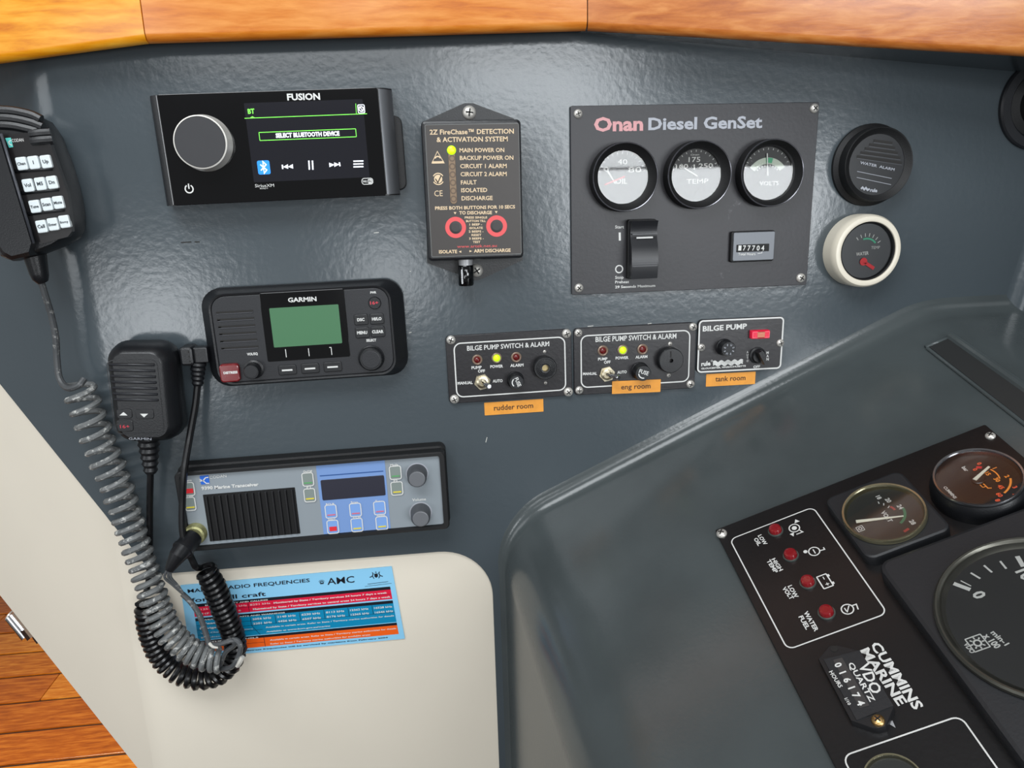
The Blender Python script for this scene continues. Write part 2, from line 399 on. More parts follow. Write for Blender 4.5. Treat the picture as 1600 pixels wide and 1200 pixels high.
# teak floor seen past the edge of the white moulding
FL = Plane((0, 0, 0), (0, 0, 1)); ys = [FL.at(0, y).y for y in (960, 995.2, 1032, 1069.9, 1109.9, 1152.5, 1197.4)]
pw = (ys[0]-ys[-1])/6
b = MB(mat('floor_caulk', (52, 26, 10), .6)); b.prism([(-3.2, -2.8), (1.6, -2.8), (1.6, ys[0]+8*pw), (-3.2, ys[0]+8*pw)], -.03, -.004); fl = kind(b.build('floor'))
wds = [wood('floor_teak_%d' % i, *c, scale=.6, rough=.25) for i, c in enumerate([((152, 76, 12), (188, 102, 20), (216, 134, 44)), ((164, 86, 16), (202, 116, 30), (228, 150, 60)), ((140, 68, 10), (172, 88, 18), (202, 116, 36))])]
for i in range(-8, 12):
    y1 = ys[0]-i*pw; y0 = y1-pw; x = -3.2+random.uniform(0, .8); xs = [-3.2]
    while x < 1.6: xs.append(x); x += random.uniform(.9, 1.6)
    xs.append(1.6)
    for a, c in zip(xs, xs[1:]):
        if c-a < .1: continue
        b = MB(random.choice(wds)); b.rrect(a+.001, y0+pw*.035, c-.001, y1-pw*.035, .002, -.02, 0, .0015, 1); b.build('plank', fl)

# helm console: profile swept out of the wall, with a cove where it meets the bulkhead
RF = .028
def console():
    Lx = Vector((LD.x, 0, LD.z))
    ridge = LB; lower = LA+LD*(.066)
    prof = []
    rp = .075                                      # roll at the lower end down to the pedestal side
    # centre of the arc: below-right of the dash line
    nrm = Vector((LD.z, 0, -LD.x)); 
    if nrm.z > 0: nrm = -nrm
    cen = lower+nrm*rp; a0 = math.atan2(-nrm.z, -nrm.x); a1 = math.pi
    px = cen.x-rp
    for z in (ZC-1.3, ZC-.9, ZC-.7): prof.append(Vector((px, 0, z)))
    for k in range(0, 15):
        a = a1+(a0-a1)*k/14; prof.append(cen+Vector((math.cos(a), 0, math.sin(a)))*rp)
    for k in range(1, 12): prof.append(lower+(ridge-lower)*(k/11.6))
    # roll over the ridge to the level shelf
    e = WALL.at(1600, 481); sh = (Vector((e.x, 0, e.z))-ridge).normalized(); q0 = prof[-1]; d0 = LD
    for k in range(1, 7):
        t = k/6; prof.append(q0*(1-t)**2+(ridge)*2*t*(1-t)+(ridge+sh*.03)*t*t)
    for k in (.08, .16, .3): prof.append(ridge+sh*k)
    rings = []
    n = len(prof); out = Vector((0, -1, 0))
    for i, p in enumerate(prof):
        t = (prof[min(i+1, n-1)]-prof[max(i-1, 0)]).normalized()
        nn = Vector((-t.z, 0, t.x))                   # outward surface normal in the wall plane (up-left side)
        if nn.dot(Vector((-.5, 0, 1))) < 0: nn = -nn
        tl = .0055+.0085*min(1, max(0, nn.z/.9)); A_ = p+nn*tl; B_ = p+DD*tl; r = [p+nn*(tl+.006)+Vector((0, .0025, 0))]
        for j in range(0, 9):
            t = j/8; r.append(A_*(1-t)**2+p*2*t*(1-t)+B_*t*t)
        for L_ in (.05, .10, .2, .35, .6, .95): r.append(p+DD*L_)
        rings.append(r)
    b = MB(DASHG); b.loft(rings, False, False, False); return b.build('console_moulding', None, 60)
con = bpy.data.objects.new('helm_console', None); C.objects.link(con); con.location = (LA.x, 0, ZC-.9); 
con['label'] = 'dark grey moulded helm console sloping up beside the bulkhead'; con['category'] = 'console'
cm = console(); cm.parent = con; cm.matrix_parent_inverse = Matrix.Translation(-con.location)
# dark channel beside the console ridge
def child_of(o, root): o.parent = root; o.matrix_parent_inverse = root.matrix_basis.inverted(); return o
D = Dev('_tmp', 'x', 'x', [(1484, 527), (1680, 667), (1680, 722), (1447.5, 542)], 0, DASH); bpy.data.objects.remove(D.e)
def DL(px, py, h=.0): return DASH.at(px, py, h)
b = MB(mat('vent_channel_black', (42, 43, 43), .5, bump=.2, bscale=80)); q = [DL(1452, 542, .002), DL(1484, 528, .002), DL(1700, 680, .002), DL(1700, 735, .002)]
b.loft([[p-DN*.004 for p in q], q]); child_of(b.build('vent_channel', None), con)
def lip(pts, r, nm):
    b = MB(DASHG); b.tube([DL(x, y, .001) for x, y in pts], r, 10); child_of(b.build(nm, None), con)
lip([(1486, 526), (1600, 606), (1700, 677)], .0042, 'channel_rim')
lip([(1446, 543), (1484, 527)], .002, 'channel_rim')
lip([(1449, 544), (1600, 662), (1700, 738)], .0016, 'channel_rim')

# forward bulkhead at the right, leaning, with a rounded inner corner
P0, P1 = WALL.at(1600, 458), WALL.at(1696, 180); ld = (P1-P0).normalized(); b = MB(GEL); rr = .018; rings = []
for t in (-.8, 0, .8):
    p = P0+ld*t; side = Vector((1, 0, 0)); r = [p-side*(rr+.02)+Vector((0, .002, 0))]
    for j in range(9):
        a = math.pi/2*j/8; r.append(p-side*rr+Vector((0, -rr, 0))+Vector((math.sin(a)*rr, math.cos(a)*rr, 0)))
    r.append(p+Vector((0, -.40, 0))); rings.append(r)
b.loft(rings, False, False, False); kind(b.build('wall_front', None, 60))

# ================================================================== THINGS ON THE BULKHEAD
SCRG = mat('screen_green', (110, 225, 70), .4, emit=.9); SCRW = mat('screen_white', (225, 230, 240), .4, emit=.8)
SCRB = mat('screen_blue', (30, 125, 215), .3, emit=.8); SCRK = mat('screen_dark', (30, 30, 36), .07, spec=.6)

# ---------------- marine stereo
d = Dev('marine_stereo', 'black glass-fronted marine stereo with large volume knob and lit screen, top left of bulkhead', 'stereo',
        [kA(95, 98), kA(1345, 62), kA(1395, 672), kA(180, 735)], .022); d.k = kA; W2, H2, h = d.w/2, d.hh/2, .022
b = MB(BLK); sec = [(-W2-.0085, .002), (-W2-.0085, .011), (-W2-.006, .0165), (-W2, h-.002), (W2, h-.002), (W2+.0045, .0185), (W2+.0105, .011), (W2+.0105, .002)]
b.loft([[(x, y, z) for x, z in sec] for y in (-H2, -H2+.001, H2-.001, H2)]); b.build('housing', d.e)
b = MB(mat('brushed_gunmetal', (128, 130, 134), .34, .85)); b.loft([[(x, y, z) for x, z in ((W2+.0006, h-.0018), (W2+.0048, .0187), (W2+.0105, .0113), (W2+.0095, .0103), (W2, .016))] for y in (-H2+.001, H2-.001)]); b.build('side_trim', d.e)['label'] = 'silver edge trim'
b = MB(BLKM); b.rrect(W2-.02, -H2+.004, W2+.0165, H2*.52, .006, 0, .0075, .001); b.rrect(-W2-.006, -H2+.003, W2+.006, H2-.003, .004, 0, .003); b.build('mounting_collar', d.e)
b = MB(BLKG); b.rrect(-W2, -H2, W2, H2, .002, h-.002, h, .0004); b.build('glass_front', d.e)
b = MB(SILV); b.rrect(-W2-.0004, -H2+.0005, -W2-.0001, H2-.0005, .0002, h-.003, h-.0002); b.build('side_trim', d.e)
x0, y0, x1, y1 = d.rect(585, 150, 1300, 570); b = MB(SCRK); b.rrect(x0, y0, x1, y1, .0006, h, h+.00008); b.build('screen', d.e)
z = h+.0002
b = MB(WPR); d.text(b, 'FUSION', 833, 133, 1020, 129, 36, z, .035)
d.text(b, 'SiriusXM', 650, 628, 758, 625, 18, z, .0, h); d.text(b, 'READY', 678, 638, 725, 637, 7, z)
c = d.L(275, 637); R = d.rad(275, 637, 26); b.ringf(c.x, c.y, R*.72, R, z, 120, 420); b.rrect(c.x-R*.14, c.y, c.x+R*.14, c.y+R*1.15, .0001, z, z+.00005)
x0, y0, x1, y1 = d.rect(1255, 578, 1320, 609); b.rrline(x0, y0, x1, y1, .0018, .0005, z); d.text(b, 'Wi', 1262, 602, 1284, 601, 14, z, .02)
b.rrect(*d.rect(1288, 581, 1316, 606), .0012, z, z+.00004)
kind(b.build('lettering', d.e), 'stuff')
b = MB(BLKG); d.text(b, 'Fi', 1294, 601, 1310, 600, 14, z+.0001, .02); b.build('lettering', d.e)
b = MB(SCRG); d.text(b, 'BT', 610, 210, 648, 208, 27, z, .03); b.ribbon([d.L(590, 236), d.L(1285, 210)], .0005, z); b.ribbon([d.L(1221, 152), d.L(1225, 212)], .0004, z)
b.poly([d.L(620, 233), d.L(648, 232), d.L(634, 224)], z)
x0, y0, x1, y1 = d.qrect([(670, 315), (1222, 297), (1224, 341), (678, 362)]); b.rrline(x0, y0, x1, y1, .0004, .0005, z); b.build('screen_graphics', d.e)['label'] = 'green screen lines and letters'
b = MB(SCRW); d.text(b, 'SELECT BLUETOOTH DEVICE', 768, 346, 1130, 333, 24, z, .045)
for xa in (955, 975): b.ribbon([d.L(xa, 476), d.L(xa+3, 528)], .0011, z)
for yy in (480, 496, 512): b.ribbon([d.L(1208, yy), d.L(1265, yy-2)], .0010, z)
b.ribbon([d.L(804, 500), d.L(807, 524)], .0011, z); b.poly([d.L(808, 512), d.L(836, 497), d.L(838, 523)], z); b.poly([d.L(836, 511), d.L(864, 496), d.L(866, 522)], z)
b.ribbon([d.L(1128, 486), d.L(1132, 508)], .0011, z); b.poly([d.L(1070, 488), d.L(1072, 514), d.L(1101, 500)], z); b.poly([d.L(1098, 486), d.L(1100, 512), d.L(1128, 498)], z)
x0, y0, x1, y1 = d.rect(1232, 160, 1273, 205); b.rrline(x0, y0, x1, y1, .0008, .0006, z); cx, cy = (x0+x1)/2, (y0+y1)/2; b.ringf(cx, cy, .0013, .0021, z); b.ribbon([(x0+.001, y1-.001), (x1-.001, y0+.001)], .0006, z)
zz = z+.0003; cx, cy = d.L(698, 515); q = .0044
b.ribbon([(cx-q*.5, cy+q*.5), (cx+q*.5, cy-q*.45), (cx, cy-q), (cx, cy+q), (cx+q*.5, cy+q*.45), (cx-q*.5, cy-q*.5)], .0009, zz); b.build('screen_graphics', d.e)['label'] = 'white screen symbols and letters'
b = MB(SCRB); x0, y0, x1, y1 = d.rect(659, 477, 739, 553); b.rrect(x0, y0, x1, y1, .0014, z-.0001, z+.0001); b.build('screen_button', d.e)['label'] = 'lit blue wireless button on screen'
# knob: white skirt and domed dark face, standing proud of the glass
base = d.L(372, 398, h); R = d.rad(372, 398, 158, h); top = d.L(337, 371, h+.013); Rt = d.rad(337, 371, 153, h+.013)
base = Vector(top)*.75+base*.25
b = MB(mat('satin_silver_white', (236, 233, 226), .3, .1)); b.lathe(top.x, top.y, [(Rt*1.07, h), (Rt*1.07, h+.002), (Rt*.99, h+.011), (Rt*1.0, h+.0125), (Rt*.95, h+.0132), (Rt*.95, h+.012)], 64, cap1=False); kn = b.build('volume_knob', d.e); kn['label'] = 'big round volume knob with white skirt'
b = MB(mat('knob_face', (46, 46, 49), .4, bump=.05)); b.lathe(top.x, top.y, [(Rt*.945, h+.0122), (Rt*.935, h+.0131), (Rt*.6, h+.0131), (Rt*.2, h+.013)], 64); b.build('knob_face', kn)

# ---------------- fire alarm unit
d = Dev('fire_alarm_unit', 'black fire detection unit with amber lettering and two red-ringed buttons', 'alarm panel',
        [kB(105, 148), kB(692, 132), kB(705, 952), kB(145, 966)], .024); d.k = kB; h = .024; W2, H2 = d.w/2, d.hh/2
top = [d.L(*p, .003) for p in ((130, 145), (335, 52), (360, 42), (410, 42), (435, 52), (650, 132))]
bot = [d.L(*p, .003) for p in ((700, 962), (470, 1068), (430, 1080), (400, 1078), (380, 1066), (140, 978))]
b = MB(BLK); b.prism([tuple(p) for p in top]+[tuple(p) for p in bot], 0, .003); b.build('mounting_flange', d.e)
b = MB(mat('box_black', (24, 24, 27), .32, bump=.1, bscale=500)); b.rrect(-W2, -H2, W2, H2, .0035, .002, h, .0022); b.build('housing', d.e)
x0, y0, x1, y1 = d.qrect([(130, 168), (678, 162), (690, 925), (165, 942)]); b = MB(mat('fire_label', (55, 50, 47), .42, bump=.05)); b.rrect(x0, y0, x1, y1, .0012, h, h+.0004); b.build('face_label', d.e)
b = MB(mat('label_edge', (120, 122, 120), .4)); b.rrline(x0, y0, x1, y1, .0012, .0003, h+.0005); b.build('label_border', d.e)
d.z = h; z = h+.0006; b = MB(GOLD); T = lambda s_, a, c_, e_, f_, g, bo=.02: d.text(b, s_, a, c_, e_, f_, g, z, bo)
T('2Z FireChase™ DETECTION', 156, 226, 648, 220, 28); T('& ACTIVATION SYSTEM', 196, 270, 612, 265, 28)
for i, (s_, a, e_, y_) in enumerate([('MAIN POWER ON', 330, 592, 330), ('BACKUP POWER ON', 332, 645, 375), ('CIRCUIT 1 ALARM', 334, 606, 423), ('CIRCUIT 2 ALARM', 336, 606, 470), ('FAULT', 338, 430, 519), ('ISOLATED', 340, 492, 564), ('DISCHARGE', 342, 524, 611)]): T(s_, a, y_, e_, y_-2, 24)
T('PRESS BOTH BUTTONS FOR 10 SECS', 187, 667, 655, 658, 19, .03); T('TO DISCHARGE', 328, 694, 520, 692, 19, .03)
for i, (s_, a, e_) in enumerate([('PRESS SINGLE', 360, 492), ('BUTTON TILL', 368, 484), ('1 BEEP -', 388, 462), ('ISOLATE', 388, 466), ('2 BEEPS -', 384, 470), ('RESET', 400, 458), ('3 BEEPS -', 386, 472), ('TEST', 408, 452)]): T(s_, a, 718+i*20.5, e_, 717+i*20.5, 12, .03)
T('ISOLATE', 210, 922, 316, 920, 19, .03); T('ARM DISCHARGE', 414, 917, 629, 912, 19, .03); T('CE', 183, 588, 232, 586, 34, 0)
for p in (((295, 680), (312, 680), (304, 694)), ((536, 674), (553, 674), (545, 688)), ((340, 905), (340, 919), (326, 912)), ((388, 902), (388, 916), (403, 909))): b.poly([d.L(*q) for q in p], z)
b.ribbon([d.L(200, 325), d.L(168, 393), d.L(240, 393)], .0005, z, True); b.rrect(*d.rect(170, 383, 238, 395), .0001, z, z+.00005); c = d.L(203, 372); b.ringf(c.x, c.y, .0018, .0028, z, 20, 160)
c = d.L(205, 486); R = d.rad(205, 486, 24); b.disc(c.x, c.y, R, z); b.ringf(c.x, c.y, R*1.2, R*1.45, z, 30, 150); b.ringf(c.x, c.y, R*1.2, R*1.45, z, 210, 330); b.build('lettering', d.e)
b = MB(BLKM); c = d.L(205, 488); b.ribbon([(c.x-.0022, c.y+.0005), (c.x-.0004, c.y-.0026), (c.x+.0026, c.y+.003)], .0008, z+.0001); b.build('approval_mark', d.e)
b = MB(REDP); T('www.artek.net.au', 316, 890, 548, 884, 17, .0); b.build('lettering', d.e)['label'] = 'red web address lettering'
x0, y0, x1, y1 = d.rect(262, 302, 316, 632); b = MB(mat('led_strip', (128, 104, 78), .35)); b.rrect(x0, y0, x1, y1, .006, h+.0003, h+.0009, .0002, 8); st = b.build('indicator_strip', d.e); st['label'] = 'tan translucent indicator strip'
b = MB(mat('led_off', (92, 72, 54), .4))
for i in range(1, 7): c = d.L(284+i*1.8, 318+i*47.5); b.ringf(c.x, c.y, .0016, .0026, h+.001)
b.build('dark_indicators', st)
LEDG = mat('led_green_lit', (175, 240, 20), .3, emit=1.1)
c = d.L(283, 318); b = MB(LEDG); b.lathe(c.x, c.y, [(.0036, h), (.0035, h+.0012), (.0026, h+.0020), (.001, h+.0023)], 24); b.build('power_light', d.e)['label'] = 'lit yellow-green power light'
for x, y in ((307, 770), (547, 762)):
    c = d.L(x, y); R = d.rad(x, y, 61); b = MB(REDP, mat('button_black', (48, 45, 45), .45)); b.ringf(c.x, c.y, R*.6, R, h+.0007, seg=48)
    b.cur = 1; b.lathe(c.x, c.y, [(R*.6, h), (R*.6, h+.0009), (R*.4, h+.0012)], 32); b.build('push_button', d.e)['label'] = 'round push button ringed in red'
d.screw(387, 98, 40, .003, h=.003); d.screw(430, 1022, 38, .003, h=.003)
p0 = d.L(366, 985, .013); p1 = d.L(366, 1110, .013)
b = MB(SILV); b.cyl((p0.x, -H2+.001, .013), (p0.x, -H2-.006, .013), .0062, .0058, 24); kn = b.build('key_switch', d.e); kn['label'] = 'short black and chrome switch barrel under the box'
b = MB(BLKG); b.tube([(p0.x, -H2-.005, .013), (p0.x, -H2-.006, .013), (p0.x-.0003, p1.y+.001, .013), (p0.x-.0003, p1.y, .013)], [.006, .0066, .0066, .006], 24); b.build('switch_cap', kn)
b = MB(CHROME); b.rrect(p0.x-.0045, p1.y+.002, p0.x-.003, -H2-.008, .0006, .0176, .0192); b.build('chrome_strip', kn)

# ---------------- generator panel
def gauge_round(d, ox, oy, orad, gx, gy, grad, zr, zg, name, label, mring=BLK, rim=None, seg=56):
    """deep bezel: rim at height zr, sloping in to the glass at zg"""
    c = d.L(ox, oy, zr); R = d.rad(ox, oy, orad, zr); Rg = d.rad(gx, gy, grad, zg)
    b = MB(mring, rim or mring)
    b.lathe(c.x, c.y, [(R*1.01, 0), (R*1.01, zr*.5), (R, zr-.0006)], seg, cap1=False)
    b.cur = 1; b.lathe(c.x, c.y, [(R, zr-.0006), (R*.985, zr), (R*.965, zr-.0003)], seg, cap1=False)
    b.cur = 0; b.lathe(c.x, c.y, [(R*.965, zr-.0003), (Rg*1.06, zg+.001), (Rg, zg+.0002), (Rg, zg-.004)], seg, cap1=False)
    o = b.build(name, d.e); o['label'] = label; return o, c, R, Rg
d = Dev('generator_panel', 'large black generator control panel with three round gauges and rocker switch', 'control panel',
        [kC(80, 95), kC(1500, 68), kC(1412, 1112), kC(82, 1165)], .003); d.k = kC; h = .003; W2, H2 = d.w/2, d.hh/2
b = MB(PLATE); b.rrect(-W2, -H2, W2, H2, .0015, 0, h, .0004); b.build('panel_plate', d.e)
z = h+.0002; b = MB(PINK)
d.text(b, 'Onan', 211, 236, 490, 230, 76, z, .035); b.build('lettering', d.e)['label'] = 'faded pink maker name'
b = MB(WPR2); d.text(b, 'Diesel GenSet', 519, 228, 1166, 216, 66, z, .03); b.build('lettering', d.e)
b = MB(WPR); d.text(b, 'Start', 331, 789, 381, 788, 17, z, .01); d.text(b, 'Stop', 331, 1076, 379, 1074, 17, z, .01); d.text(b, 'Preheat', 331, 1101, 410, 1099, 15, z, .015); d.text(b, '29 Seconds Maximum', 331, 1129, 559, 1120, 14, z, .025)
b.ribbon([d.L(357, 812), d.L(358, 858)], .0018, z); c = d.L(354, 1020); R = d.rad(354, 1020, 23); b.ringf(c.x, c.y, R*.72, R, z); kind(b.build('lettering', d.e), 'stuff')
for i, p in enumerate(((120, 138), (1462, 107), (125, 1127), (1385, 1070))): d.screw(*p, 25, h)
DIALK = mat('dial_black', (24, 24, 26), .5); RIMC = mat('rim_edge', (120, 120, 126), .25, .8)
ndl = mat('needle_dark', (60, 60, 60), .5)
for gi, (ox, oy, orr, gx, gy, gr, lab) in enumerate([(392, 497, 187, 386, 501, 143, 'round oil pressure gauge at left'), (815, 484, 182, 802, 490, 140, 'round temperature gauge reading 175 and 250 in the middle'), (1229, 474, 178, 1210, 480, 140, 'round battery gauge with green arc at right')]):
    o, c, R, Rg = gauge_round(d, ox, oy, orr, gx, gy, gr, .016, .007, 'gauge', lab, BLKM, RIMC)
    b = MB(DIALK); b.disc(c.x, c.y, Rg, .0045, 48); b.build('dial', o)
    b = MB(WPR, mat('dial_green', (60, 165, 120), .5), mat('dial_cream', (190, 200, 185), .5)); zt = .0048
    d.z = .0045
    if gi == 0:
        d.text(b, '40', 345, 425, 400, 425, 30, zt, .0); d.text(b, 'OIL', 332, 535, 400, 535, 30, zt, .02); d.text(b, '80', 405, 470, 480, 470, 30, zt); d.text(b, '0', 268, 466, 295, 464, 26, zt)
        b.ribbon([(c.x-.006, c.y-.005), (c.x-.013, c.y+.006)], .0012, zt)
    if gi == 1:
        d.text(b, '175', 748, 412, 815, 410, 28, zt, .01); d.text(b, '100', 676, 450, 746, 446, 24, zt, .01); d.text(b, '250', 805, 446, 886, 444, 26, zt, .01); d.text(b, 'TEMP', 735, 535, 860, 532, 26, zt, .0)
        d.text(b, 'Onan', 760, 376, 808, 374, 10, zt); b.ribbon([d.L(780, 425), d.L(781, 455)], .0012, zt)
    if gi == 2:
        b.cur = 2; b.ringf(c.x, c.y-.006, Rg*.62, Rg*.86, zt, 35, 145); b.cur = 1; b.ringf(c.x, c.y-.006, Rg*.66, Rg*.85, zt+.0002, 76, 96); b.cur = 0
        for k in range(9): a = math.radians(45+k*11.25); b.ribbon([(c.x+math.cos(a)*Rg*.54, c.y-.006+math.sin(a)*Rg*.54), (c.x+math.cos(a)*Rg*.6, c.y-.006+math.sin(a)*Rg*.6)], .0009, zt)
        d.text(b, 'VOLTS', 1150, 545, 1260, 543, 24, zt, .01)
    for k in range(13): a = math.radians(15+k*12.5); b.ribbon([(c.x+math.cos(a)*Rg*.88, c.y+math.sin(a)*Rg*.88), (c.x+math.cos(a)*Rg*.95, c.y+math.sin(a)*Rg*.95)], .0005, zt)
    b.build('dial_markings', o)
    b = MB(REDP if gi == 0 else WPR); a = math.radians((200, 150, 95)[gi]); b.rrect(-.0005, -.002, .0005, Rg*.75, .0004, .0055, .006); 
    b.v = [Vector((c.x+v.x*math.sin(a)+v.y*math.cos(a), c.y-v.x*math.cos(a)+v.y*math.sin(a), v.z)) for v in b.v]; b.build('needle', o)
    b = MB(GLASS); b.disc(c.x, c.y, Rg, .007, 48); b.build('gauge_glass', o)
d.z = h
x0, y0, x1, y1 = d.rect(423, 748, 568, 1070, .015)
b = MB(BLKM); b.rrect(x0-.001, y0-.001, x1+.001, y1+.001, .002, h, .009, .0008); rk = b.build('start_switch', d.e); rk['label'] = 'tall black rocker switch with one white line'
b = MB(mat('rocker_black', (27, 28, 32), .35)); n = 15; hh_ = y1-y0; prof = []
for k in range(n+1):
    t = k/n; prof.append((y1-hh_*t, .0165-.0035*math.sin(math.pi*min(1, max(0, (t-.0)/.42)))*(1 if t < .42 else 0)+(.002*math.sin(math.pi*(t-.42)/.58) if t >= .42 else 0)))
prof = [(y1, .009)]+prof+[(y0, .009)]
b.loft([[(x, y, zz) for y, zz in prof] for x in (x0, x0+.0008, x1-.0008, x1)]); b.build('rocker', rk)
for yy in (823, 968, 980, 992, 1004):
    b = MB(mat('rocker_ridge', (44, 45, 50), .35)); p = d.L(425, yy, .017); b.rrect(x0+.0006, p.y-.0005, x1-.0006, p.y+.0005, .0004, .0135, .0172 if yy < 900 else .0185); b.build('grip_ridge', rk)
p = d.L(455, 843, .016); q = d.L(548, 843, .016); b = MB(WPR); b.rrect(p.x, p.y-.0007, q.x, p.y+.0007, .0003, .012, .0152); b.build('white_line', rk)
x0, y0, x1, y1 = d.rect(996, 808, 1236, 974, .008); b = MB(BLKM); b.rrect(x0, y0, x1, y1, .002, h, .007, .001); hm = b.build('hour_counter', d.e); hm['label'] = 'small grey rectangular running-hours counter'
b = MB(mat('counter_face', (104, 107, 112), .4, .4)); b.rrect(x0+.0018, y0+.0012, x1-.0006, y1-.0008, .0014, .0068, .0078, .0004); b.build('counter_face', hm)
b = MB(BLKM); x0, y0, x1, y1 = d.rect(1022, 882, 1205, 918, .008); b.rrect(x0, y0, x1, y1, .0004, .0078, .0081); b.build('counter_window', hm)
b = MB(WPR)
for i, ch in enumerate('177704'): d.text(b, ch, 1030+i*26, 914, 1047+i*26, 914, 28, .0083, .02, .008)
d.text(b, 'Total Hours', 1030, 942, 1128, 940, 14, .0081, .02, .008); b.ribbon([d.L(1140, 932, .008), d.L(1165, 928, .008), d.L(1167, 914, .008)], .0005, .0081); b.build('lettering', hm)

# ---------------- VHF radio
d = Dev('vhf_radio', 'black marine radio with green display and red distress button', 'radio',
        [kD(118, 128), kD(1390, 62), kD(1438, 655), kD(215, 745)], .008); d.k = kD; W2, H2 = d.w/2, d.hh/2; h = .017
b = MB(BLK); x0, y0, x1, y1 = d.qrect([(170, 165), (1310, 112), (1352, 650), (268, 718)], h)
def rr(x0, y0, x1, y1, r, z, n=8):
    out = []
    for cx, cy, a in ((x1-r, y1-r, 0), (x0+r, y1-r, 90), (x0+r, y0+r, 180), (x1-r, y0+r, 270)):
        for k in range(n+1): t = math.radians(a+90*k/n); out.append((cx+r*math.cos(t), cy+r*math.sin(t), z))
    return out
b.loft([rr(-W2, -H2, W2, H2, .016, 0), rr(-W2, -H2, W2, H2, .016, .007), rr(-W2+.002, -H2+.002, W2-.002, H2-.002, .015, .0095), rr(x0-.001, y0-.001, x1+.001, y1+.001, .013, h+.0006), rr(x0+.0005, y0+.0005, x1-.0005, y1-.0005, .012, h+.0002), rr(x0+.001, y0+.001, x1-.001, y1-.001, .012, h-.0006)]); b.build('housing', d.e)
b = MB(CHAR); b.rrect(x0+.0012, y0+.0012, x1-.0012, y1-.0012, .011, h-.002, h, .0004, 8); b.build('face', d.e); d.z = h
a = d.qrect([(492, 160), (1030, 132), (1070, 548), (562, 580)]); b = MB(BLKG); b.rrect(a[0], a[1], a[2], a[3]+.001, .0015, h-.001, h+.0006, .0003); b.build('display_surround', d.e)
a = d.qrect([(565, 245), (997, 222), (1018, 465), (592, 490)]); b = MB(mat('lcd_green', (64, 112, 76), .45, bump=.03, emit=.03)); b.rrect(*a, .0008, h, h+.0009); b.build('display', d.e)['label'] = 'blank green liquid crystal display'
z = h+.0008; b = MB(WPR); d.text(b, 'GARMIN', 682, 208, 860, 200, 27, z, .03)
b.ribbon([d.L(665, 502), d.L(671, 552)], .0006, z); b.ribbon([d.L(808, 496), d.L(814, 545)], .0006, z); b.ribbon([d.L(938, 490), d.L(950, 490), d.L(955, 537)], .0006, z)
z = h+.0002; d.text(b, 'VOL/SQ', 425, 541, 492, 537, 15, z, .04); d.text(b, 'PWR', 1195, 155, 1232, 153, 13, z, .04); d.text(b, 'SELECT', 1170, 455, 1232, 452, 15, z, .04); kind(b.build('lettering', d.e), 'stuff')
b = MB(SLOT)
for i in range(6): p = d.L(230+i*6.5, 275+i*44.5); q = d.L(462+i*6.5, 262+i*44.5); b.ribbon([p, q], .0016, z); b.poly([p, p+Vector((.003, 0)), p+Vector((.0008, -.0018))], z)
b.build('speaker_slots', d.e)
b = MB(mat('slot_lip', (58, 59, 64), .4))
for i in range(6): p = d.L(235+i*6.5, 285+i*44.5); q = d.L(462+i*6.5, 272+i*44.5); b.tube([(p.x, p.y, h), (q.x, q.y, h)], .0005, 6)
b.build('slot_lips', d.e)
a = d.qrect([(250, 592), (378, 588), (388, 700), (268, 706)]); b = MB(mat('distress_red', (112, 14, 20), .18, spec=.6, coat=.3)); b.rrect(*a, .003, h-.001, h+.004, .0012, 4); db = b.build('distress_button', d.e); db['label'] = 'translucent red distress button'
b = MB(WPR); d.text(b, 'DISTRESS', 278, 658, 366, 652, 14, h+.0042, .05, h+.004); b.build('lettering', db)
def knob(d, cx, cy, r0, fx, fy, r1, z0, z1, name, label, m=BLK, m2=None, flutes=0):
    c = d.L(fx, fy, z1); c0 = d.L(cx, cy, z0); R0 = d.rad(cx, cy, r0, z0); R1 = d.rad(fx, fy, r1, z1); c = (c+c0)/2
    b = MB(m); n = 48; rings = []
    for R, zz in ((R0, z0), (R0, z0+.0012), (R1*1.03, z0+.002), (R1, z1-.0008), (R1*.93, z1)):
        rings.append([(c.x+R*(1+(.04*(i % 2) if flutes and z0+.0015 < zz < z1-.0003 else 0))*math.cos(2*math.pi*i/n), c.y+R*(1+(.04*(i % 2) if flutes and z0+.0015 < zz < z1-.0003 else 0))*math.sin(2*math.pi*i/n), zz) for i in range(n)])
    b.loft(rings, False, True); o = b.build(name, d.e); o['label'] = label
    if m2: b = MB(m2); b.lathe(c.x, c.y, [(R1*.8, z1), (R1*.8, z1+.0004), (R1*.76, z1+.0005)], 32); b.build('knob_cap', o)
    return o, c, R1
knob(d, 478, 622, 62, 440, 650, 48, h, h+.011, 'volume_knob', 'small fluted volume knob', BLK, CHAR2, 1)
knob(d, 1203, 552, 82, 1196, 572, 72, h, h+.007, 'select_knob', 'larger select knob at lower right', BLK, CHAR, 1)
c = d.L(1222, 213); R = d.rad(1222, 213, 40); b = MB(BLK); b.lathe(c.x, c.y, [(R, h), (R, h+.0008), (R*.9, h+.0016)], 32); pb = b.build('power_button', d.e)
RED16 = mat('red_backlit', (190, 50, 66), .4, emit=.25)
b = MB(RED16); d.text(b, '16+', 1195, 222, 1246, 219, 20, h+.0018, .02); b.build('lettering', pb)
for s_, x, y, w_ in (('DSC', 1137, 316, 46), ('HI/LO', 1236, 311, 60), ('MENU', 1145, 397, 64), ('CLEAR', 1242, 391, 72)):
    b = MB(BLK); a = d.rect(x-47, y-30, x+47, y+32); b.rrect(*a, .0015, h-.001, h+.0014, .0006); o = b.build('key', d.e)
    b = MB(WPR); d.text(b, s_, x-w_/2, y+10, x+w_/2, y+7, 18, h+.0016, .04); b.build('lettering', o)
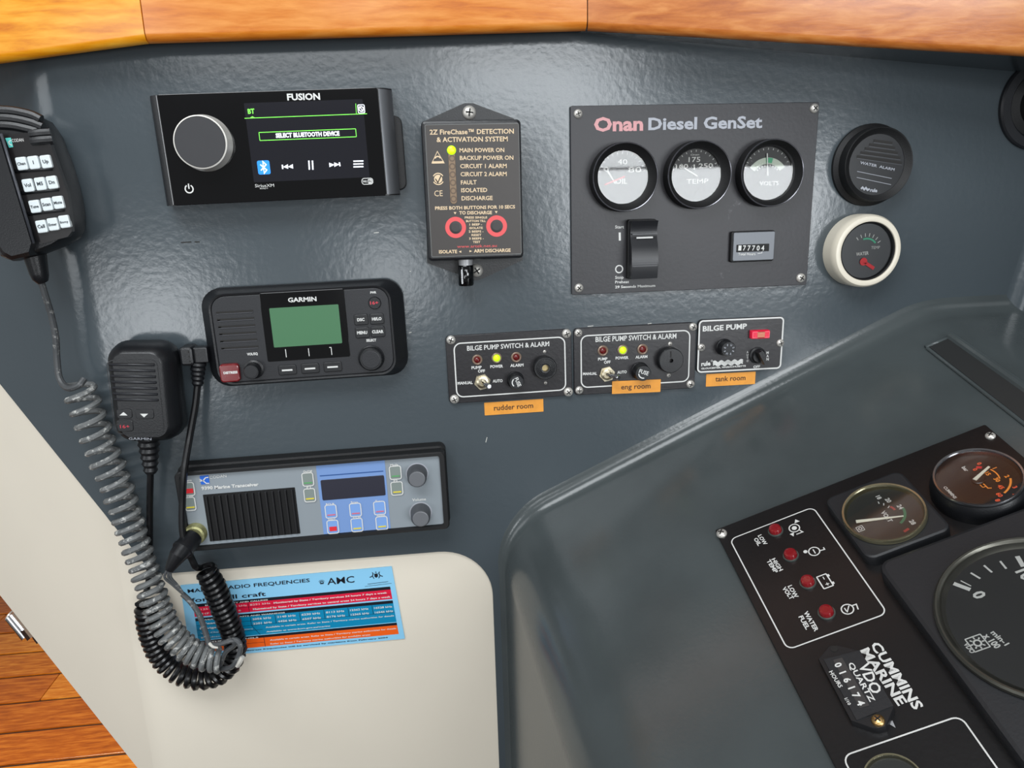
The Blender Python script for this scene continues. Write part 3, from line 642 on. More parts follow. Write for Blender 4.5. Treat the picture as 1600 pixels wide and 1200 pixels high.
for x, y in ((677, 632), (819, 622), (960, 612)):
    b = MB(BLK); a = d.rect(x-60, y-28, x+60, y+26); b.rrect(*a, .0015, h-.001, h+.0014, .0006); o = b.build('soft_key', d.e)
    b = MB(WPR); b.ribbon([d.L(x-33, y+1), d.L(x+33, y-3)], .0014, h+.0016); b.build('key_mark', o)

# ---------------- bilge pump panels
def led(d, x, y, r, on, lab, mring=None):
    c = d.L(x, y); R = d.rad(x, y, r); z = d.z
    b = MB(mring or mat('lamp_bezel', (150, 128, 112), .35, .4)); b.lathe(c.x, c.y, [(R, z), (R, z+.001), (R*.85, z+.0016), (R*.68, z+.0012), (R*.68, z)], 28, cap1=False); o = b.build('indicator_lamp', d.e); o['label'] = lab
    b = MB(LEDG if on else mat('led_dark_red', (96, 16, 16), .15, coat=.4)); b.lathe(c.x, c.y, [(R*.69, z), (R*.67, z+.0013), (R*.5, z+.0025), (R*.2, z+.0031)], 20); b.build('lens', o)
def toggle(d, x, y, r, tx, ty):
    c = d.L(x, y); R = d.rad(x, y, r); z = d.z
    b = MB(NICK); b.prism(hexpts(c.x, c.y, R, 12), z, z+.0018); b.lathe(c.x, c.y, [(R*.72, z+.0018), (R*.72, z+.004), (R*.5, z+.0045), (R*.45, z+.003)], 24); o = b.build('toggle_switch', d.e); o['label'] = 'nickel toggle switch with hexagonal nut'
    t = d.L(tx, ty, z+.014); b = MB(CHROME)
    b.tube([(c.x, c.y, z+.003), (c.x*.6+t.x*.4, c.y*.6+t.y*.4, z+.008), (t.x, t.y, z+.014), (t.x+(t.x-c.x)*.08, t.y+(t.y-c.y)*.08, z+.0155)], [.0016, .0017, .0026, .0018], 16); b.build('lever', o)
def fuse(d, x, y, r, fx, fy, fr, word="", rot=0):
    z = d.z; o, c, R = knob(d, x, y, r, fx, fy, fr, z, z+.011, 'fuse_holder', 'black round fuse holder cap', BLK, CHAR2)
    return o, c, R, z+.0117
def alarm_panel(quad, k, frame, rf, lab, title, capt, screws, leds, rl, labels, capl, tog, fu, buz, tiny, rs, fz):
    d = Dev('bilge_alarm_panel', lab, 'switch panel', quad, .003, group='bilge alarm panels'); d.k = k; h = .003; W2, H2 = d.w/2, d.hh/2
    b = MB(PANEL); b.rrect(-W2, -H2, W2, H2, .004, 0, h, .0005); b.build('panel_plate', d.e); z = h+.0002
    a = d.qrect(frame); b = MB(WPR); b.rrline(*a, rf, .0011, z); b.build('border_line', d.e)
    b = MB(WPR); d.text(b, title[0], *title[1:], capt, z, .015)
    for s_, x0, y0, x1, y1 in labels: d.text(b, s_, x0, y0, x1, y1, capl, z, .03)
    kind(b.build('lettering', d.e), 'stuff')
    for i, p in enumerate(leds): led(d, *p, rl, i == 1, ('unlit pump lamp', 'lit green power lamp', 'unlit dark red alarm lamp')[i])
    toggle(d, *tog); o, c, R, zz = fuse(d, *fu)
    b = MB(WPR); d.z = zz; a = math.radians(fz); ux, uy = math.cos(a), math.sin(a)
    vs_, fs, t0, t1 = textdata('FUSE', .02); s_ = R*1.25/(t1-t0); bs = 0
    for v in vs_: X = (v.x-(t0+t1)/2)*s_; Y = (v.y-.1)*s_*1.15; b.addv((c.x+X*ux-Y*uy, c.y+X*uy+Y*ux, zz))
    for f in fs: b.face(f)
    b.ringf(c.x, c.y, R*.52, R*.66, zz, fz+200, fz+300, 10); b.build('lettering', o); d.z = h
    bx, by, br, holes = buz; c0 = d.L(bx, by, h+.008); R = d.rad(bx, by, br, h+.008)
    b = MB(BLK)
    pr = [(R, h), (R, h+.0072), (R*.94, h+.008)]
    if holes:
        for q in (.84, .72, .6, .48): pr += [(R*q, h+.008), (R*(q-.02), h+.0074), (R*(q-.06), h+.0074), (R*(q-.08), h+.0079)]
        pr += [(R*.3, h+.0078), (R*.28, h+.004)]
    else: pr += [(R*.2, h+.0081), (R*.16, h+.0081), (R*.15, h+.005)]
    b.lathe(c0.x, c0.y, pr, 44, cap1=False); bz = b.build('buzzer', d.e); bz['label'] = 'round black buzzer'
    b = MB(mat('buzzer_brass', (200, 180, 130), .4, .3) if holes else SLOT); b.disc(c0.x, c0.y, R*.29, h+.0045, 20); b.build('diaphragm', bz)
    if not holes: b = MB(SLOT); b.ribbon([(c0.x-.0006, c0.y+R*.25), (c0.x-.0006, c0.y+R*.75)], .0012, h+.0083); b.build('slit', bz)
    for p in tiny: d.screw(*p, 15, h)
    for p in screws: d.screw(*p, rs, h)
    return d
alarm_panel([kF(90, 262), kF(1215, 190), kF(1225, 790), kF(125, 862)], kF, [(165, 325), (1155, 265), (1165, 740), (195, 800)], .006,
            'black bilge pump switch and alarm panel, leftmost of the three, above the rudder room tape', ('BILGE PUMP SWITCH & ALARM', 285, 388, 1018, 346), 42,
            ((140, 292), (1172, 235), (172, 820), (1188, 755)), ((375, 468), (548, 452), (723, 445)), 46,
            (('PUMP', 325, 553, 415, 548), ('OFF', 382, 583, 445, 580), ('POWER', 492, 543, 605, 537), ('ALARM', 670, 533, 788, 527), ('MANUAL', 200, 691, 335, 684), ('AUTO', 513, 672, 602, 668)), 25,
            (420, 665, 74, 478, 704), (706, 635, 76, 735, 682, 68), (985, 546, 103, True), ((977, 397), (985, 675)), 41, -70)
alarm_panel([kG(25, 155), kG(905, 105), kG(893, 580), kG(38, 628)], kG, [(80, 205), (858, 165), (850, 530), (85, 572)], .006,
            'black bilge pump switch and alarm panel in the middle, above the engine room tape', ('BILGE PUMP SWITCH & ALARM', 185, 248, 762, 222), 36,
            ((62, 183), (880, 140), (68, 592), (862, 548)), ((237, 310), (378, 305), (520, 300)), 37,
            (('PUMP', 203, 380, 270, 377), ('OFF', 245, 403, 292, 400), ('POWER', 328, 373, 420, 368), ('ALARM', 470, 366, 555, 361), ('MANUAL', 95, 485, 195, 482), ('AUTO', 340, 475, 408, 470)), 19,
            (265, 475, 56, 345, 503), (497, 446, 62, 530, 480, 56), (727, 382, 88, False), ((717, 262), (707, 485)), 28, -20)

d = Dev('bilge_pump_panel', 'small white-bordered bilge pump panel with red rocker above the tank room tape', 'switch panel', [kG(920, 92), kG(1532, 65), kG(1515, 440), kG(908, 472)], .003)
d.k = kG; h = .003; W2, H2 = d.w/2, d.hh/2; z = h+.0002
b = MB(PANEL); b.rrect(-W2, -H2, W2, H2, .004, 0, h, .0004); b.build('panel_plate', d.e)
b = MB(WPR); b.rrline(-W2+.0010, -H2+.0010, W2-.0010, H2-.0010, .0035, .0014, z); b.build('border_line', d.e)
b = MB(WPR); d.text(b, 'BILGE PUMP', 950, 172, 1265, 152, 36, z, .03); d.text(b, 'OFF', 1312, 435, 1360, 430, 17, z, .03)
d.text(b, 'rule', 940, 420, 1006, 414, 30, z, .04); d.text(b, 'GLOUCESTER, MASSACHUSETTS', 940, 444, 1258, 424, 11, z, .04)
for i, ch in enumerate('MAN'): d.text(b, ch, 1405, 334+i*23, 1421, 333+i*23, 17, z, .03)
for i, ch in enumerate('AUTO'): d.text(b, ch, 1264, 328+i*21, 1276, 327+i*21, 15, z, .0)
c = d.L(1015, 383); b.ringf(c.x, c.y, .0006, .0009, z, seg=12)
for j in range(3):
    pts = []; 
    for i in range(29):
        t = i/28; p = d.L(1024+t*212, 393+j*11-t*13); pts.append((p.x, p.y+.0009*math.sin(t*2*math.pi*4.5)))
    b.ribbon(pts, .0014 if j < 2 else .001, z)
kind(b.build('lettering', d.e), 'stuff')
a = d.rect(1300, 168, 1428, 222, h+.004); b = MB(mat('rocker_red', (222, 28, 62), .2, coat=.4, emit=.12)); b.rrect(*a, .001, h, h+.005, .001); rk = b.build('rocker_switch', d.e); rk['label'] = 'translucent red rocker switch'
mx, my = (a[0]+a[2])/2, (a[1]+a[3])/2; b = MB(mat('rocker_amber', (190, 110, 80), .3, emit=.1)); b.rrect(mx-.0035, a[1]+.001, mx+.0035, a[3]-.001, .0005, h+.005, h+.0053); b.build('rocker_window', rk)
b = MB(mat('rocker_line', (255, 120, 140), .3)); b.rrline(a[0]+.001, a[1]+.0012, a[2]-.001, a[3]-.0012, .0005, .0004, h+.0053); b.build('rocker_line', rk)
o, c, R, zz = fuse(d, 1100, 287, 58, 1140, 298, 52, '')
b = MB(WPR2); d.z = zz
for i, ch in enumerate('FUSEFUSE'):
    if i in (3, 7): pass
    a = math.radians(90-45*i+20); vs_, fs, t0, t1 = textdata(ch, .03); s_ = R*.36; bs = len(b.v)
    for v in vs_:
        X = (v.x-(t0+t1)/2)*s_; Y = v.y*s_+R*.5; b.addv((c.x+X*math.sin(a)+Y*math.cos(a), c.y-X*math.cos(a)+Y*math.sin(a), zz))
    for f in fs: b.face([q+bs for q in f])
kind(b.build('lettering', o), 'stuff'); d.z = h
o, c, R = knob(d, 1345, 345, 56, 1350, 348, 44, h, h+.005, 'selector_knob', 'black pointer knob'); b = MB(BLK); a = math.radians(-62)
b.loft([[(c.x+X*math.cos(a)-Y*math.sin(a), c.y+X*math.sin(a)+Y*math.cos(a), zq) for X, Y in ((-R*1.0, -k), (R*1.15, -k*.8), (R*1.15, k*.8), (-R*1.0, k))] for zq, k in ((h+.004, R*.36), (h+.011, R*.3), (h+.012, R*.22))]); b.build('pointer', o)
d.screw(940, 287, 26, h); d.screw(1503, 255, 26, h)

TAPE = mat('orange_label_tape', (228, 152, 52), .45, var=.08, vscale=120); TINK = mat('tape_ink', (70, 40, 14), .5)
for nm, k, q, txt, tq, cap, hb in (('rudder room', kF, [(435, 852), (962, 820), (970, 930), (445, 968)], 'rudder room', (525, 922, 875, 898), 46, .0005), ('eng room', kG, [(302, 530), (652, 515), (648, 605), (305, 620)], 'eng room', (368, 587, 578, 578), 36, .004), ('tank room', kG, [(975, 478), (1328, 460), (1325, 548), (975, 568)], 'tank room', (1040, 530, 1255, 520), 36, .0005)):
    lab = {'rudder room': 'orange tape label reading rudder room under the left alarm panel', 'eng room': 'orange tape label reading eng room stuck over the middle panel edge', 'tank room': 'orange tape label reading tank room under the small pump panel'}[nm]
    d = Dev('tape_label', lab, 'label', [k(*p) for p in q], hb, group='orange tape labels'); d.k = k; W2, H2 = d.w/2, d.hh/2
    b = MB(TAPE); b.rrect(-W2, -H2, W2, H2, .0004, hb-.0003, hb); b.build('tape', d.e)
    b = MB(TINK); d.text(b, txt, *tq, cap, hb+.0002, .012); b.build('lettering', d.e)

# ---------------- HF transceiver
d = Dev('hf_transceiver', 'grey-fronted marine transceiver with blue keypad area and black speaker grille, lowest radio', 'radio', [kH(60, 200), kH(1505, 92), kH(1552, 495), kH(150, 625)], .025)
d.k = kH; hf = .025; W2, H2 = d.w/2, d.hh/2
b = MB(BLKM); b.loft([rr(-W2-.001, -H2-.001, W2+.001, H2+.0015, .006, 0), rr(-W2-.001, -H2-.001, W2+.001, H2+.0015, .006, .012), rr(-W2, -H2, W2, H2, .005, .0135), rr(-W2, -H2, W2, H2, .005, hf-.001), rr(-W2+.001, -H2+.001, W2-.001, H2-.001, .004, hf), rr(-W2+.004, -H2+.004, W2-.005, H2-.0035, .002, hf), rr(-W2+.0042, -H2+.0042, W2-.0052, H2-.0037, .002, hf-.004)])
b.build('housing', d.e); h = hf-.003; d.z = h
FX0, FY0, FX1, FY1 = -W2+.0042, -H2+.0042, W2-.0052, H2-.0037
b = MB(mat('transceiver_grey', (138, 146, 152), .4, bump=.05)); b.rrect(FX0, FY0, FX1, FY1, .0018, h-.001, h); b.build('face', d.e)
a = d.qrect([(832, 160), (1195, 135), (1228, 508), (870, 540)]); b = MB(mat('transceiver_blue', (116, 148, 200), .4)); b.rrect(a[0], FY0+.0002, a[2], FY1-.0002, .0003, h, h+.0003); b.build('blue_area', d.e)
z = h+.0005; a = d.qrect([(853, 238), (1190, 212), (1202, 318), (866, 346)]); b = MB(mat('display_smoke', (36, 36, 50), .38, spec=.6)); b.rrect(*a, .0012, h, h+.0008, .0003); b.build('display', d.e)['label'] = 'blank dark display window'
b = MB(mat('navy_line', (34, 78, 140), .5)); b.ribbon([d.L(850, 216), d.L(1188, 190)], .0009, z); b.build('blue_line', d.e)
b = MB(mat('logo_blue', (30, 100, 205), .4)); b.rrect(*d.rect(212, 216, 265, 258), .0004, h, z); b.build('logo', d.e)
b = MB(WPR); d.text(b, 'CODAN', 266, 232, 355, 222, 16, z); d.text(b, '9390 Marine Transceiver', 222, 290, 526, 268, 17, z, .04); d.text(b, 'Volume', 1342, 350, 1415, 345, 14, z, .02)
p = d.L(238, 240); b.ribbon([(p.x+.0035, p.y+.0028), (p.x+.0012, p.y+.0026), (p.x-.0012, p.y), (p.x+.0012, p.y-.0026), (p.x+.0035, p.y-.0028)], .0009, z+.0003); b.ribbon([(p.x-.004, p.y), (p.x-.001, p.y)], .0009, z+.0003); b.ribbon([(p.x-.004, p.y+.0016), (p.x-.001, p.y)], .0006, z+.0003)
for s_, x, y, w_ in (('On/Off', 786, 198, 48), ('F1', 792, 283, 22), ('Mode', 1246, 163, 42), ('F2', 1254, 248, 22), ('Alarm', 150, 245, 40), ('Test', 160, 330, 40), ('RCL/F', 905, 372, 44), ('Scan', 1034, 362, 38), ('Tune', 1164, 356, 38), ('Select', 914, 452, 40), ('V/Call', 1046, 441, 44), ('Mute', 1048, 457, 36), ('Noise', 1176, 432, 44), ('Mute', 1178, 448, 36)): d.text(b, s_, x-w_/2, y, x+w_/2, y-2, 11, z+.0001, .03)
kind(b.build('lettering', d.e), 'stuff')
GR = mat('mark_green', (90, 160, 100), .5); YE = mat('mark_yellow', (226, 206, 60), .5); RE = mat('mark_red', (220, 40, 50), .5); RT = mat('mark_pale_red', (206, 110, 130), .5)
for x, y, m_, big in ((787, 232, GR, 0), (797, 316, YE, 0), (1252, 196, GR, 0), (1260, 280, YE, 0), (156, 283, RE, 1), (162, 362, YE, 0), (910, 402, RT, 0), (920, 484, RE, 1), (1040, 394, RT, 0), (1048, 474, YE, 0), (1168, 384, RT, 0), (1180, 464, YE, 0)):
    blue = 860 < x < 1200; a = d.rect(x-33, y-31, x+33, y+33); b = MB(mat('key_blue', (122, 160, 218), .35) if blue else mat('key_grey', (128, 138, 134), .35)); b.rrect(*a, .0018, h, h+.0009, .0004, 4); o = b.build('key', d.e)
    b = MB(WPR); b.rrline(*a, .0018, .0008, h+.0011, 4); b.build('key_outline', o)
    b = MB(m_); p = d.L(x+2, y+(12 if big else 19)); w_ = .0032 if big else .0035; b.rrect(p.x-w_, p.y-(.0019 if big else .0006), p.x+w_, p.y+(.0022 if big else .0005), .0003, h+.0008, h+.0013); b.build('key_mark', o)
a = d.qrect([(228, 315), (718, 278), (747, 525), (266, 562)]); b = MB(mat('grille_black', (8, 8, 9), .8)); b.rrect(*a, .0005, h-.001, h+.0003); sg = b.build('speaker_grille', d.e); sg['label'] = 'black speaker grille of upright ribs'
n = 14; wg = (a[2]-a[0])/n; bs = MB(mat('grille_rib', (24, 24, 26), .4)); 
bs.loft([[(-wg*.22, a[1]+.001, h), (wg*.22, a[1]+.001, h), (wg*.12, a[1]+.001, h+.0022), (-wg*.12, a[1]+.001, h+.0022)], [(-wg*.22, a[3]-.001, h), (wg*.22, a[3]-.001, h), (wg*.12, a[3]-.002, h+.0022), (-wg*.12, a[3]-.002, h+.0022)]]); rib = bs.build('rib', sg); rib.location = (a[0]+wg*.5, 0, 0)
for i in range(1, n): r2 = rib.copy(); C.objects.link(r2); r2.parent = sg; r2.location = (a[0]+wg*(i+.5), 0, 0)
KG = mat('knob_grey', (74, 76, 80), .42, bump=.1, bscale=900)
for bx, by, fx, fy, lab in ((1368, 203, 1367, 240, 'upper ribbed grey knob'), (1387, 412, 1386, 450, 'lower ribbed grey volume knob')):
    c0 = d.L(bx, by, h+.003); c1 = d.L(fx, fy, h+.014); c = (c0+c1)/2; R = d.rad(bx, by, 54, h+.003); Rf = d.rad(fx, fy, 44, h+.014)
    b = MB(WPR2); b.ringf(c.x, c.y, R*1.0, R*1.12, h+.0004, -50, 230); b.build('knob_scale', d.e)
    b = MB(KG); n2 = 60
    b.loft([[(c.x+r*(1+(.035*(i % 2) if fl_ else 0))*math.cos(2*math.pi*i/n2), c.y+r*(1+(.035*(i % 2) if fl_ else 0))*math.sin(2*math.pi*i/n2), zz) for i in range(n2)] for r, zz, fl_ in ((R, h, 0), (R, h+.002, 0), (R*.97, h+.0025, 1), (R*.9, h+.0125, 1), (R*.8, h+.0140, 0))], False, True); o = b.build('tuning_knob', d.e); o['label'] = lab
    b = MB(mat('knob_top_grey', (104, 106, 110), .35)); b.lathe(c.x, c.y, [(R*.8, h+.0139), (R*.78, h+.0146), (R*.72, h+.0148)], 32); b.build('knob_cap', o)
# handset socket and plug at the lower left of the face
c = d.L(185, 530, h+.004); b = MB(mat('verdigris_brass', (170, 168, 120), .45, .6, bump=.4, bscale=400, var=.2, vscale=200)); b.lathe(c.x, c.y, [(.0095, h-.001), (.0095, h+.003), (.0088, h+.004), (.0085, h+.006), (.007, h+.007)], 32); sk = b.build('handset_socket', d.e); sk['label'] = 'tarnished brass handset socket'
socket = d.M @ Vector((c.x, c.y, h+.006))

# ---------------- frequency sticker on the white moulding
d = Dev('frequency_sticker', 'pale blue radio frequency chart sticker with red, teal and orange bands on the white moulding', 'sticker', [kJ(50, 230), kJ(1440, 105), kJ(1527, 580), kJ(120, 712)], -.002)
d.k = kJ; h = -.002; W2, H2 = d.w/2, d.hh/2; sk_ = (d.L(1527, 580)-d.L(1440, 105)); shx = .0
tl, tr, br_, bl_ = d.L(50, 230), d.L(1440, 105), d.L(1527, 580), d.L(120, 712)
def st(u, v): return tl*(1-u)*(1-v)+tr*u*(1-v)+br_*u*v+bl_*(1-u)*v
b = MB(mat('sticker_blue', (140, 202, 236), .35)); b.prism([tuple(tl), tuple(bl_), tuple(br_), tuple(tr)], h-.0006, h+.0002); b.build('sticker_sheet', d.e)
def band(v0, v1, m_, u0=.045, u1=.975): b = MB(m_); b.poly([st(u0, v0), st(u0, v1), st(u1, v1), st(u1, v0)], h+.0003); return b.build('colour_band', d.e)
SK = mat('sticker_black', (14, 18, 30), .4); ST = mat('sticker_teal', (0, 132, 176), .35); SR = mat('sticker_red', (220, 24, 62), .35); SO = mat('sticker_orange', (240, 96, 22), .35)
band(.265, .305, SK); band(.305, .435, SR); band(.455, .495, SK); band(.495, .755, ST); band(.765, .80, SK); band(.80, .925, SO)
def tt(b, s_, u0, u1, v, cap, z=.0005, bo=.0):
    a, c_ = st(u0, v), st(u1, v); dd = c_-a; wd = dd.length; dd.normalize(); nn = Vector((-dd.y, dd.x)); vs_, fs, t0, t1 = textdata(s_, bo); bs = len(b.v)
    for q in vs_: p = a+dd*((q.x-t0)*wd/(t1-t0))+nn*(q.y*cap/CAP); b.addv((p.x, p.y, h+z))
    for f in fs: b.face([i+bs for i in f])
b = MB(SK); tt(b, 'MARINE RADIO FREQUENCIES', .03, .60, .105, .0036, bo=.015); tt(b, 'for small craft', .04, .385, .235, .0042, bo=.015); tt(b, 'AMC', .68, .81, .165, .0068, bo=.008)
p = st(.655, .13); b.ringf(p.x, p.y, .0012, .0019, h+.0005, -60, 240); b.disc(p.x, p.y-.0006, .0009, h+.0005, 10); b.ringf(p.x, p.y, .0026, .0029, h+.0005, 20, 160)
tt(b, 'Note: the MHz distress frequencies will be serviced by maritime from February 2004', .10, .92, .965, .0011, bo=.03)
# emblem: a small shield between two supporters over a scroll
p = st(.918, .10); b.poly([(p.x-.0016, p.y+.002), (p.x-.0016, p.y-.001), (p.x, p.y-.0024), (p.x+.0016, p.y-.001), (p.x+.0016, p.y+.002)], h+.0005)
for sg_ in (-1, 1): b.ribbon([(p.x+sg_*.0062, p.y-.0014), (p.x+sg_*.0036, p.y-.0004), (p.x+sg_*.0026, p.y+.0022), (p.x+sg_*.0034, p.y+.0036)], .0008, h+.0005); b.ribbon([(p.x+sg_*.0034, p.y-.0004), (p.x+sg_*.0022, p.y-.003)], .0007, h+.0005)
b.poly([(p.x-.0008, p.y+.003), (p.x+.0008, p.y+.003), (p.x, p.y+.0044)], h+.0005); b.ribbon([st(.87, .205), st(.97, .195)], .0004, h+.0005); b.ribbon([st(.855, .232), st(.985, .222)], .0003, h+.0005)
kind(b.build('lettering', d.e), 'stuff')
b = MB(WPR)
tt(b, 'DISTRESS SAFETY AND CALLING', .10, .39, .300, .0013, bo=.03); tt(b, '4125 kHz', .06, .16, .350, .0018); tt(b, '6215 kHz', .20, .29, .350, .0018); tt(b, '8291 kHz', .305, .40, .350, .0018)
tt(b, 'Monitored by State / Territory services 24 hours 7 days a week', .415, .955, .352, .0017, bo=.03); tt(b, 'VHF Channel 16', .06, .26, .412, .0018); tt(b, 'Maintained by State / Territory services to central areas 24 hours 7 days a week', .315, .968, .412, .0017, bo=.03)
tt(b, 'WEATHER FORECASTS AND WARNINGS', .08, .46, .492, .0012, bo=.03)
for j, row in enumerate((('Weather', '2056 kHz', '2140 kHz', '6230 kHz', '8113 kHz', '12362 kHz', '16528 kHz'), ('Navigation', '2201 kHz', '4426 kHz', '6507 kHz', '8176 kHz', '12365 kHz', '16546 kHz'))):
    for i, t_ in enumerate(row): u = .06 if i == 0 else .19+.115*i; tt(b, t_, u, u+(.12 if i == 0 else .088), .548+j*.062, .0020, bo=.02)
tt(b, 'Available in certain areas. Refer to State / Territory marine authorities for details', .36, .968, .672, .0015, bo=.02); tt(b, 'VHF Channel 67 Repeaters', .06, .30, .672, .0015); tt(b, 'Available at www.bom.gov.au/marine', .36, .66, .732, .0015, bo=.02); tt(b, 'Broadcast schedule', .06, .24, .732, .0015)
tt(b, 'OTHER CHANNELS', .08, .32, .797, .0012, bo=.03); tt(b, 'Available in certain areas. Refer to State / Territory marine authorities for details', .37, .968, .852, .0015, bo=.02); tt(b, 'Refer to State / Territory marine authorities for available areas', .37, .84, .905, .0015, bo=.02)
kind(b.build('lettering', d.e), 'stuff')
b = MB(SK)
for i in range(6): u = .297+.115*i; b.ribbon([st(u, .497), st(u, .615)], .0004, h+.0005)
b.ribbon([st(.297, .615), st(.33, .755)], .0004, h+.0005); b.ribbon([st(.345, .80), st(.345, .925)], .0004, h+.0005); b.ribbon([st(.297, .306), st(.297, .435)], .0004, h+.0005)
for v in (.556, .618, .687): b.ribbon([st(.046, v), st(.345 if v != .618 else .974, v)], .0003, h+.0004)
b.ribbon([st(.046, .862), st(.345, .862)], .0003, h+.0004); b.ribbon([st(.046, .368), st(.974, .368)], .0003, h+.0004); kind(b.build('table_lines', d.e), 'stuff')

# ---------------- water alarm and water gauge
d = Dev('water_alarm', 'round black water alarm above the white-ringed gauge', 'alarm', [kI(90, 372), kI(450, 372), kI(450, 738), kI(90, 738)], .0); d.k = kI
o, c, R, Rg = gauge_round(d, 290, 545, 163, 284, 562, 132, .016, .012, 'bezel', 'deep black ring', BLKM)
b = MB(BLKM); c2 = c; Rb = d.rad(255, 560, 172, 0); b.lathe(c.x, c.y, [(R*1.12, 0), (R*1.12, .003), (R*1.0, .006)], 56, cap1=False); b.build('flange', d.e)
b = MB(mat('alarm_face', (25, 26, 29), .4)); b.disc(c.x, c.y, Rg*1.02, .0118, 48); b.build('face', d.e)
b = MB(SLOT, mat('slat_edge', (70, 72, 76), .35))
d.z = .012
for i in range(5):
    x0 = 262-i*21; x1 = 352+i*13; y0 = 430+i*19; p = d.L(max(x0, 182), y0); q = d.L(min(x1, 398), y0+12+i*5); b.cur = 0; b.ribbon([p, q], .0022, .0121); b.cur = 1; b.ribbon([p+Vector((0, -.0016)), q+Vector((0, -.0016))], .0005, .0122)
kind(b.build('sound_slots', d.e), 'stuff')
b = MB(WPR2); d.text(b, 'WATER  ALARM', 195, 541, 360, 576, 13, .0122, .02); b.ribbon([d.L(182, 578), d.L(348, 612)], .0004, .0122); b.ribbon([d.L(180, 607), d.L(345, 642)], .0004, .0122)
d.text(b, 'rule', 243, 675, 278, 678, 16, .0122, .05)
b.ribbon([d.L(200, 662), d.L(208, 655), d.L(216, 665), d.L(224, 657), d.L(232, 668), d.L(242, 662)], .0016, .0122); kind(b.build('lettering', d.e), 'stuff')
d = Dev('water_temperature_gauge', 'round gauge in a thick cream-white ring, right of the generator panel', 'gauge', [kI(78, 795), kI(402, 795), kI(402, 1130), kI(78, 1130)], .02); d.k = kI
CRM = mat('cream_plastic', (226, 218, 200), .35); c = d.L(240, 963, .02); c0 = d.L(222, 970, 0.002); c = c; R = d.rad(240, 963, 164, .02); Rg = d.rad(252, 963, 128, .018)
b = MB(CRM); b.lathe(c.x, c.y, [(R*1.0, 0), (R*1.0, .012), (R*.99, .0165), (R*.94, .0192), (R*.87, .0198), (Rg*1.03, .0192), (Rg*1.0, .017)], 64, cap1=False); b.build('ring', d.e)
b = MB(BLKM, RIMC); b.lathe(c.x, c.y, [(Rg*1.02, .018), (Rg*1.0, .0188), (Rg*.97, .018), (Rg*.95, .015)], 64, cap1=False); b.build('inner_rim', d.e)
b = MB(mat('dial_smoke', (70, 72, 76), .4)); b.disc(c.x, c.y, Rg, .0145, 48); b.build('dial', d.e)
d.z = .015; b = MB(WPR); d.text(b, 'WATER', 178, 985, 238, 978, 16, .0149, .02); d.text(b, 'TEMP', 250, 952, 292, 950, 14, .0149, .0)
for k in range(7): a = math.radians(35+k*16); b.ribbon([(c.x+math.cos(a)*Rg*.5, c.y+math.sin(a)*Rg*.5), (c.x+math.cos(a)*Rg*.62, c.y+math.sin(a)*Rg*.62)], .0007, .0149)
kind(b.build('dial_markings', d.e), 'stuff')
b = MB(mat('dial_green2', (70, 180, 140), .5)); b.ringf(c.x, c.y, Rg*.4, Rg*.46, .0149, 40, 110); b.build('dial_arc', d.e)
b = MB(RE); p = d.L(212, 1012); q = d.L(262, 1045); b.ribbon([p, q], .003, .0155); b.disc(p.x, p.y, .0035, .0155, 16); b.build('needle', d.e)['label'] = 'red needle'
b = MB(GLASS); b.disc(c.x, c.y, Rg*.96, .0175, 48); b.build('gauge_glass', d.e)

d = Dev('round_vent', 'black round vent at the upper right edge of the bulkhead', 'vent', [(1566, 100), (1690, 100), (1690, 226), (1566, 226)], 0)
R = d.rad(1628, 163, 62, .004); c = d.L(1628, 163, .004); b = MB(CHAR); b.lathe(c.x, c.y, [(R, 0), (R, .003), (R*.97, .0045), (R*.78, .0045), (R*.72, .002), (R*.7, -.001)], 64, cap1=False); b.build('vent_ring', d.e)
b = MB(BLKM); b.lathe(c.x, c.y, [(R*.71, .0004), (R*.5, .002), (R*.48, .006), (R*.3, .008), (R*.05, .009)], 48); b.build('vent_core', d.e)

# ================================================================== MICROPHONES AND THEIR CORDS
MIC = mat('mic_black', (22, 23, 26), .33, bump=.12, bscale=1100)
d = Dev('fist_microphone', 'black palm microphone with ribbed front and black cord, hanging left of the radios', 'microphone', [kK(186, 128), kK(500, 122), kK(522, 573), kK(236, 577)], .034)
d.k = kK; W2, H2 = d.w/2, d.hh/2; h = .036; d.z = h
b = MB(MIC)
def mrr(i, r, z, tx=0, ty=0): return rr(-W2+i+tx, -H2+i*.8, W2-i, H2-i*.8-ty, r, z, 8)
b.loft([mrr(.004, .012, .004), mrr(-.0015, .015, .010), mrr(-.0025, .016, .016), mrr(-.0015, .016, .025), mrr(.001, .014, .031), mrr(.005, .010, .0352), mrr(.0065, .009, h)]); b.build('body', d.e)
b = MB(MIC); x0, y0, x1, y1 = d.qrect([(205, 195), (445, 180), (458, 535), (236, 528)]); b.rrline(x0, y0, x1, y1, .005, .0007, h+.0003); b.build('face_groove', d.e)
rb = mat('mic_ridge', (38, 39, 43), .4)
for i in range(7):
    p = d.L(212+i*4, 208+i*27.5); q = d.L(424+i*3, 211+i*27.5); b = MB(rb); b.tube([(p.x, p.y, h-.0002), (q.x, q.y, h-.0002)], .0012, 8); b.build('grille_ridge', d.e)
b = MB(SLOT); b.ribbon([d.L(210, 204), d.L(422, 206)], .001, h+.0006); b.build('sound_slot', d.e)
for x0_, y0_, x1_, y1_ in ((246, 418, 322, 460), (334, 420, 424, 462), (246, 468, 328, 520)):
    b = MB(MIC); b.rrect(*d.rect(x0_, y0_, x1_, y1_), .002, h-.0005, h+.0007, .0004); b.build('button', d.e)
z = h+.0009; b = MB(WPR)
for p in (((262, 446), (300, 446), (281, 430)), ((358, 438), (396, 438), (377, 455))): b.poly([d.L(*q) for q in p], z)
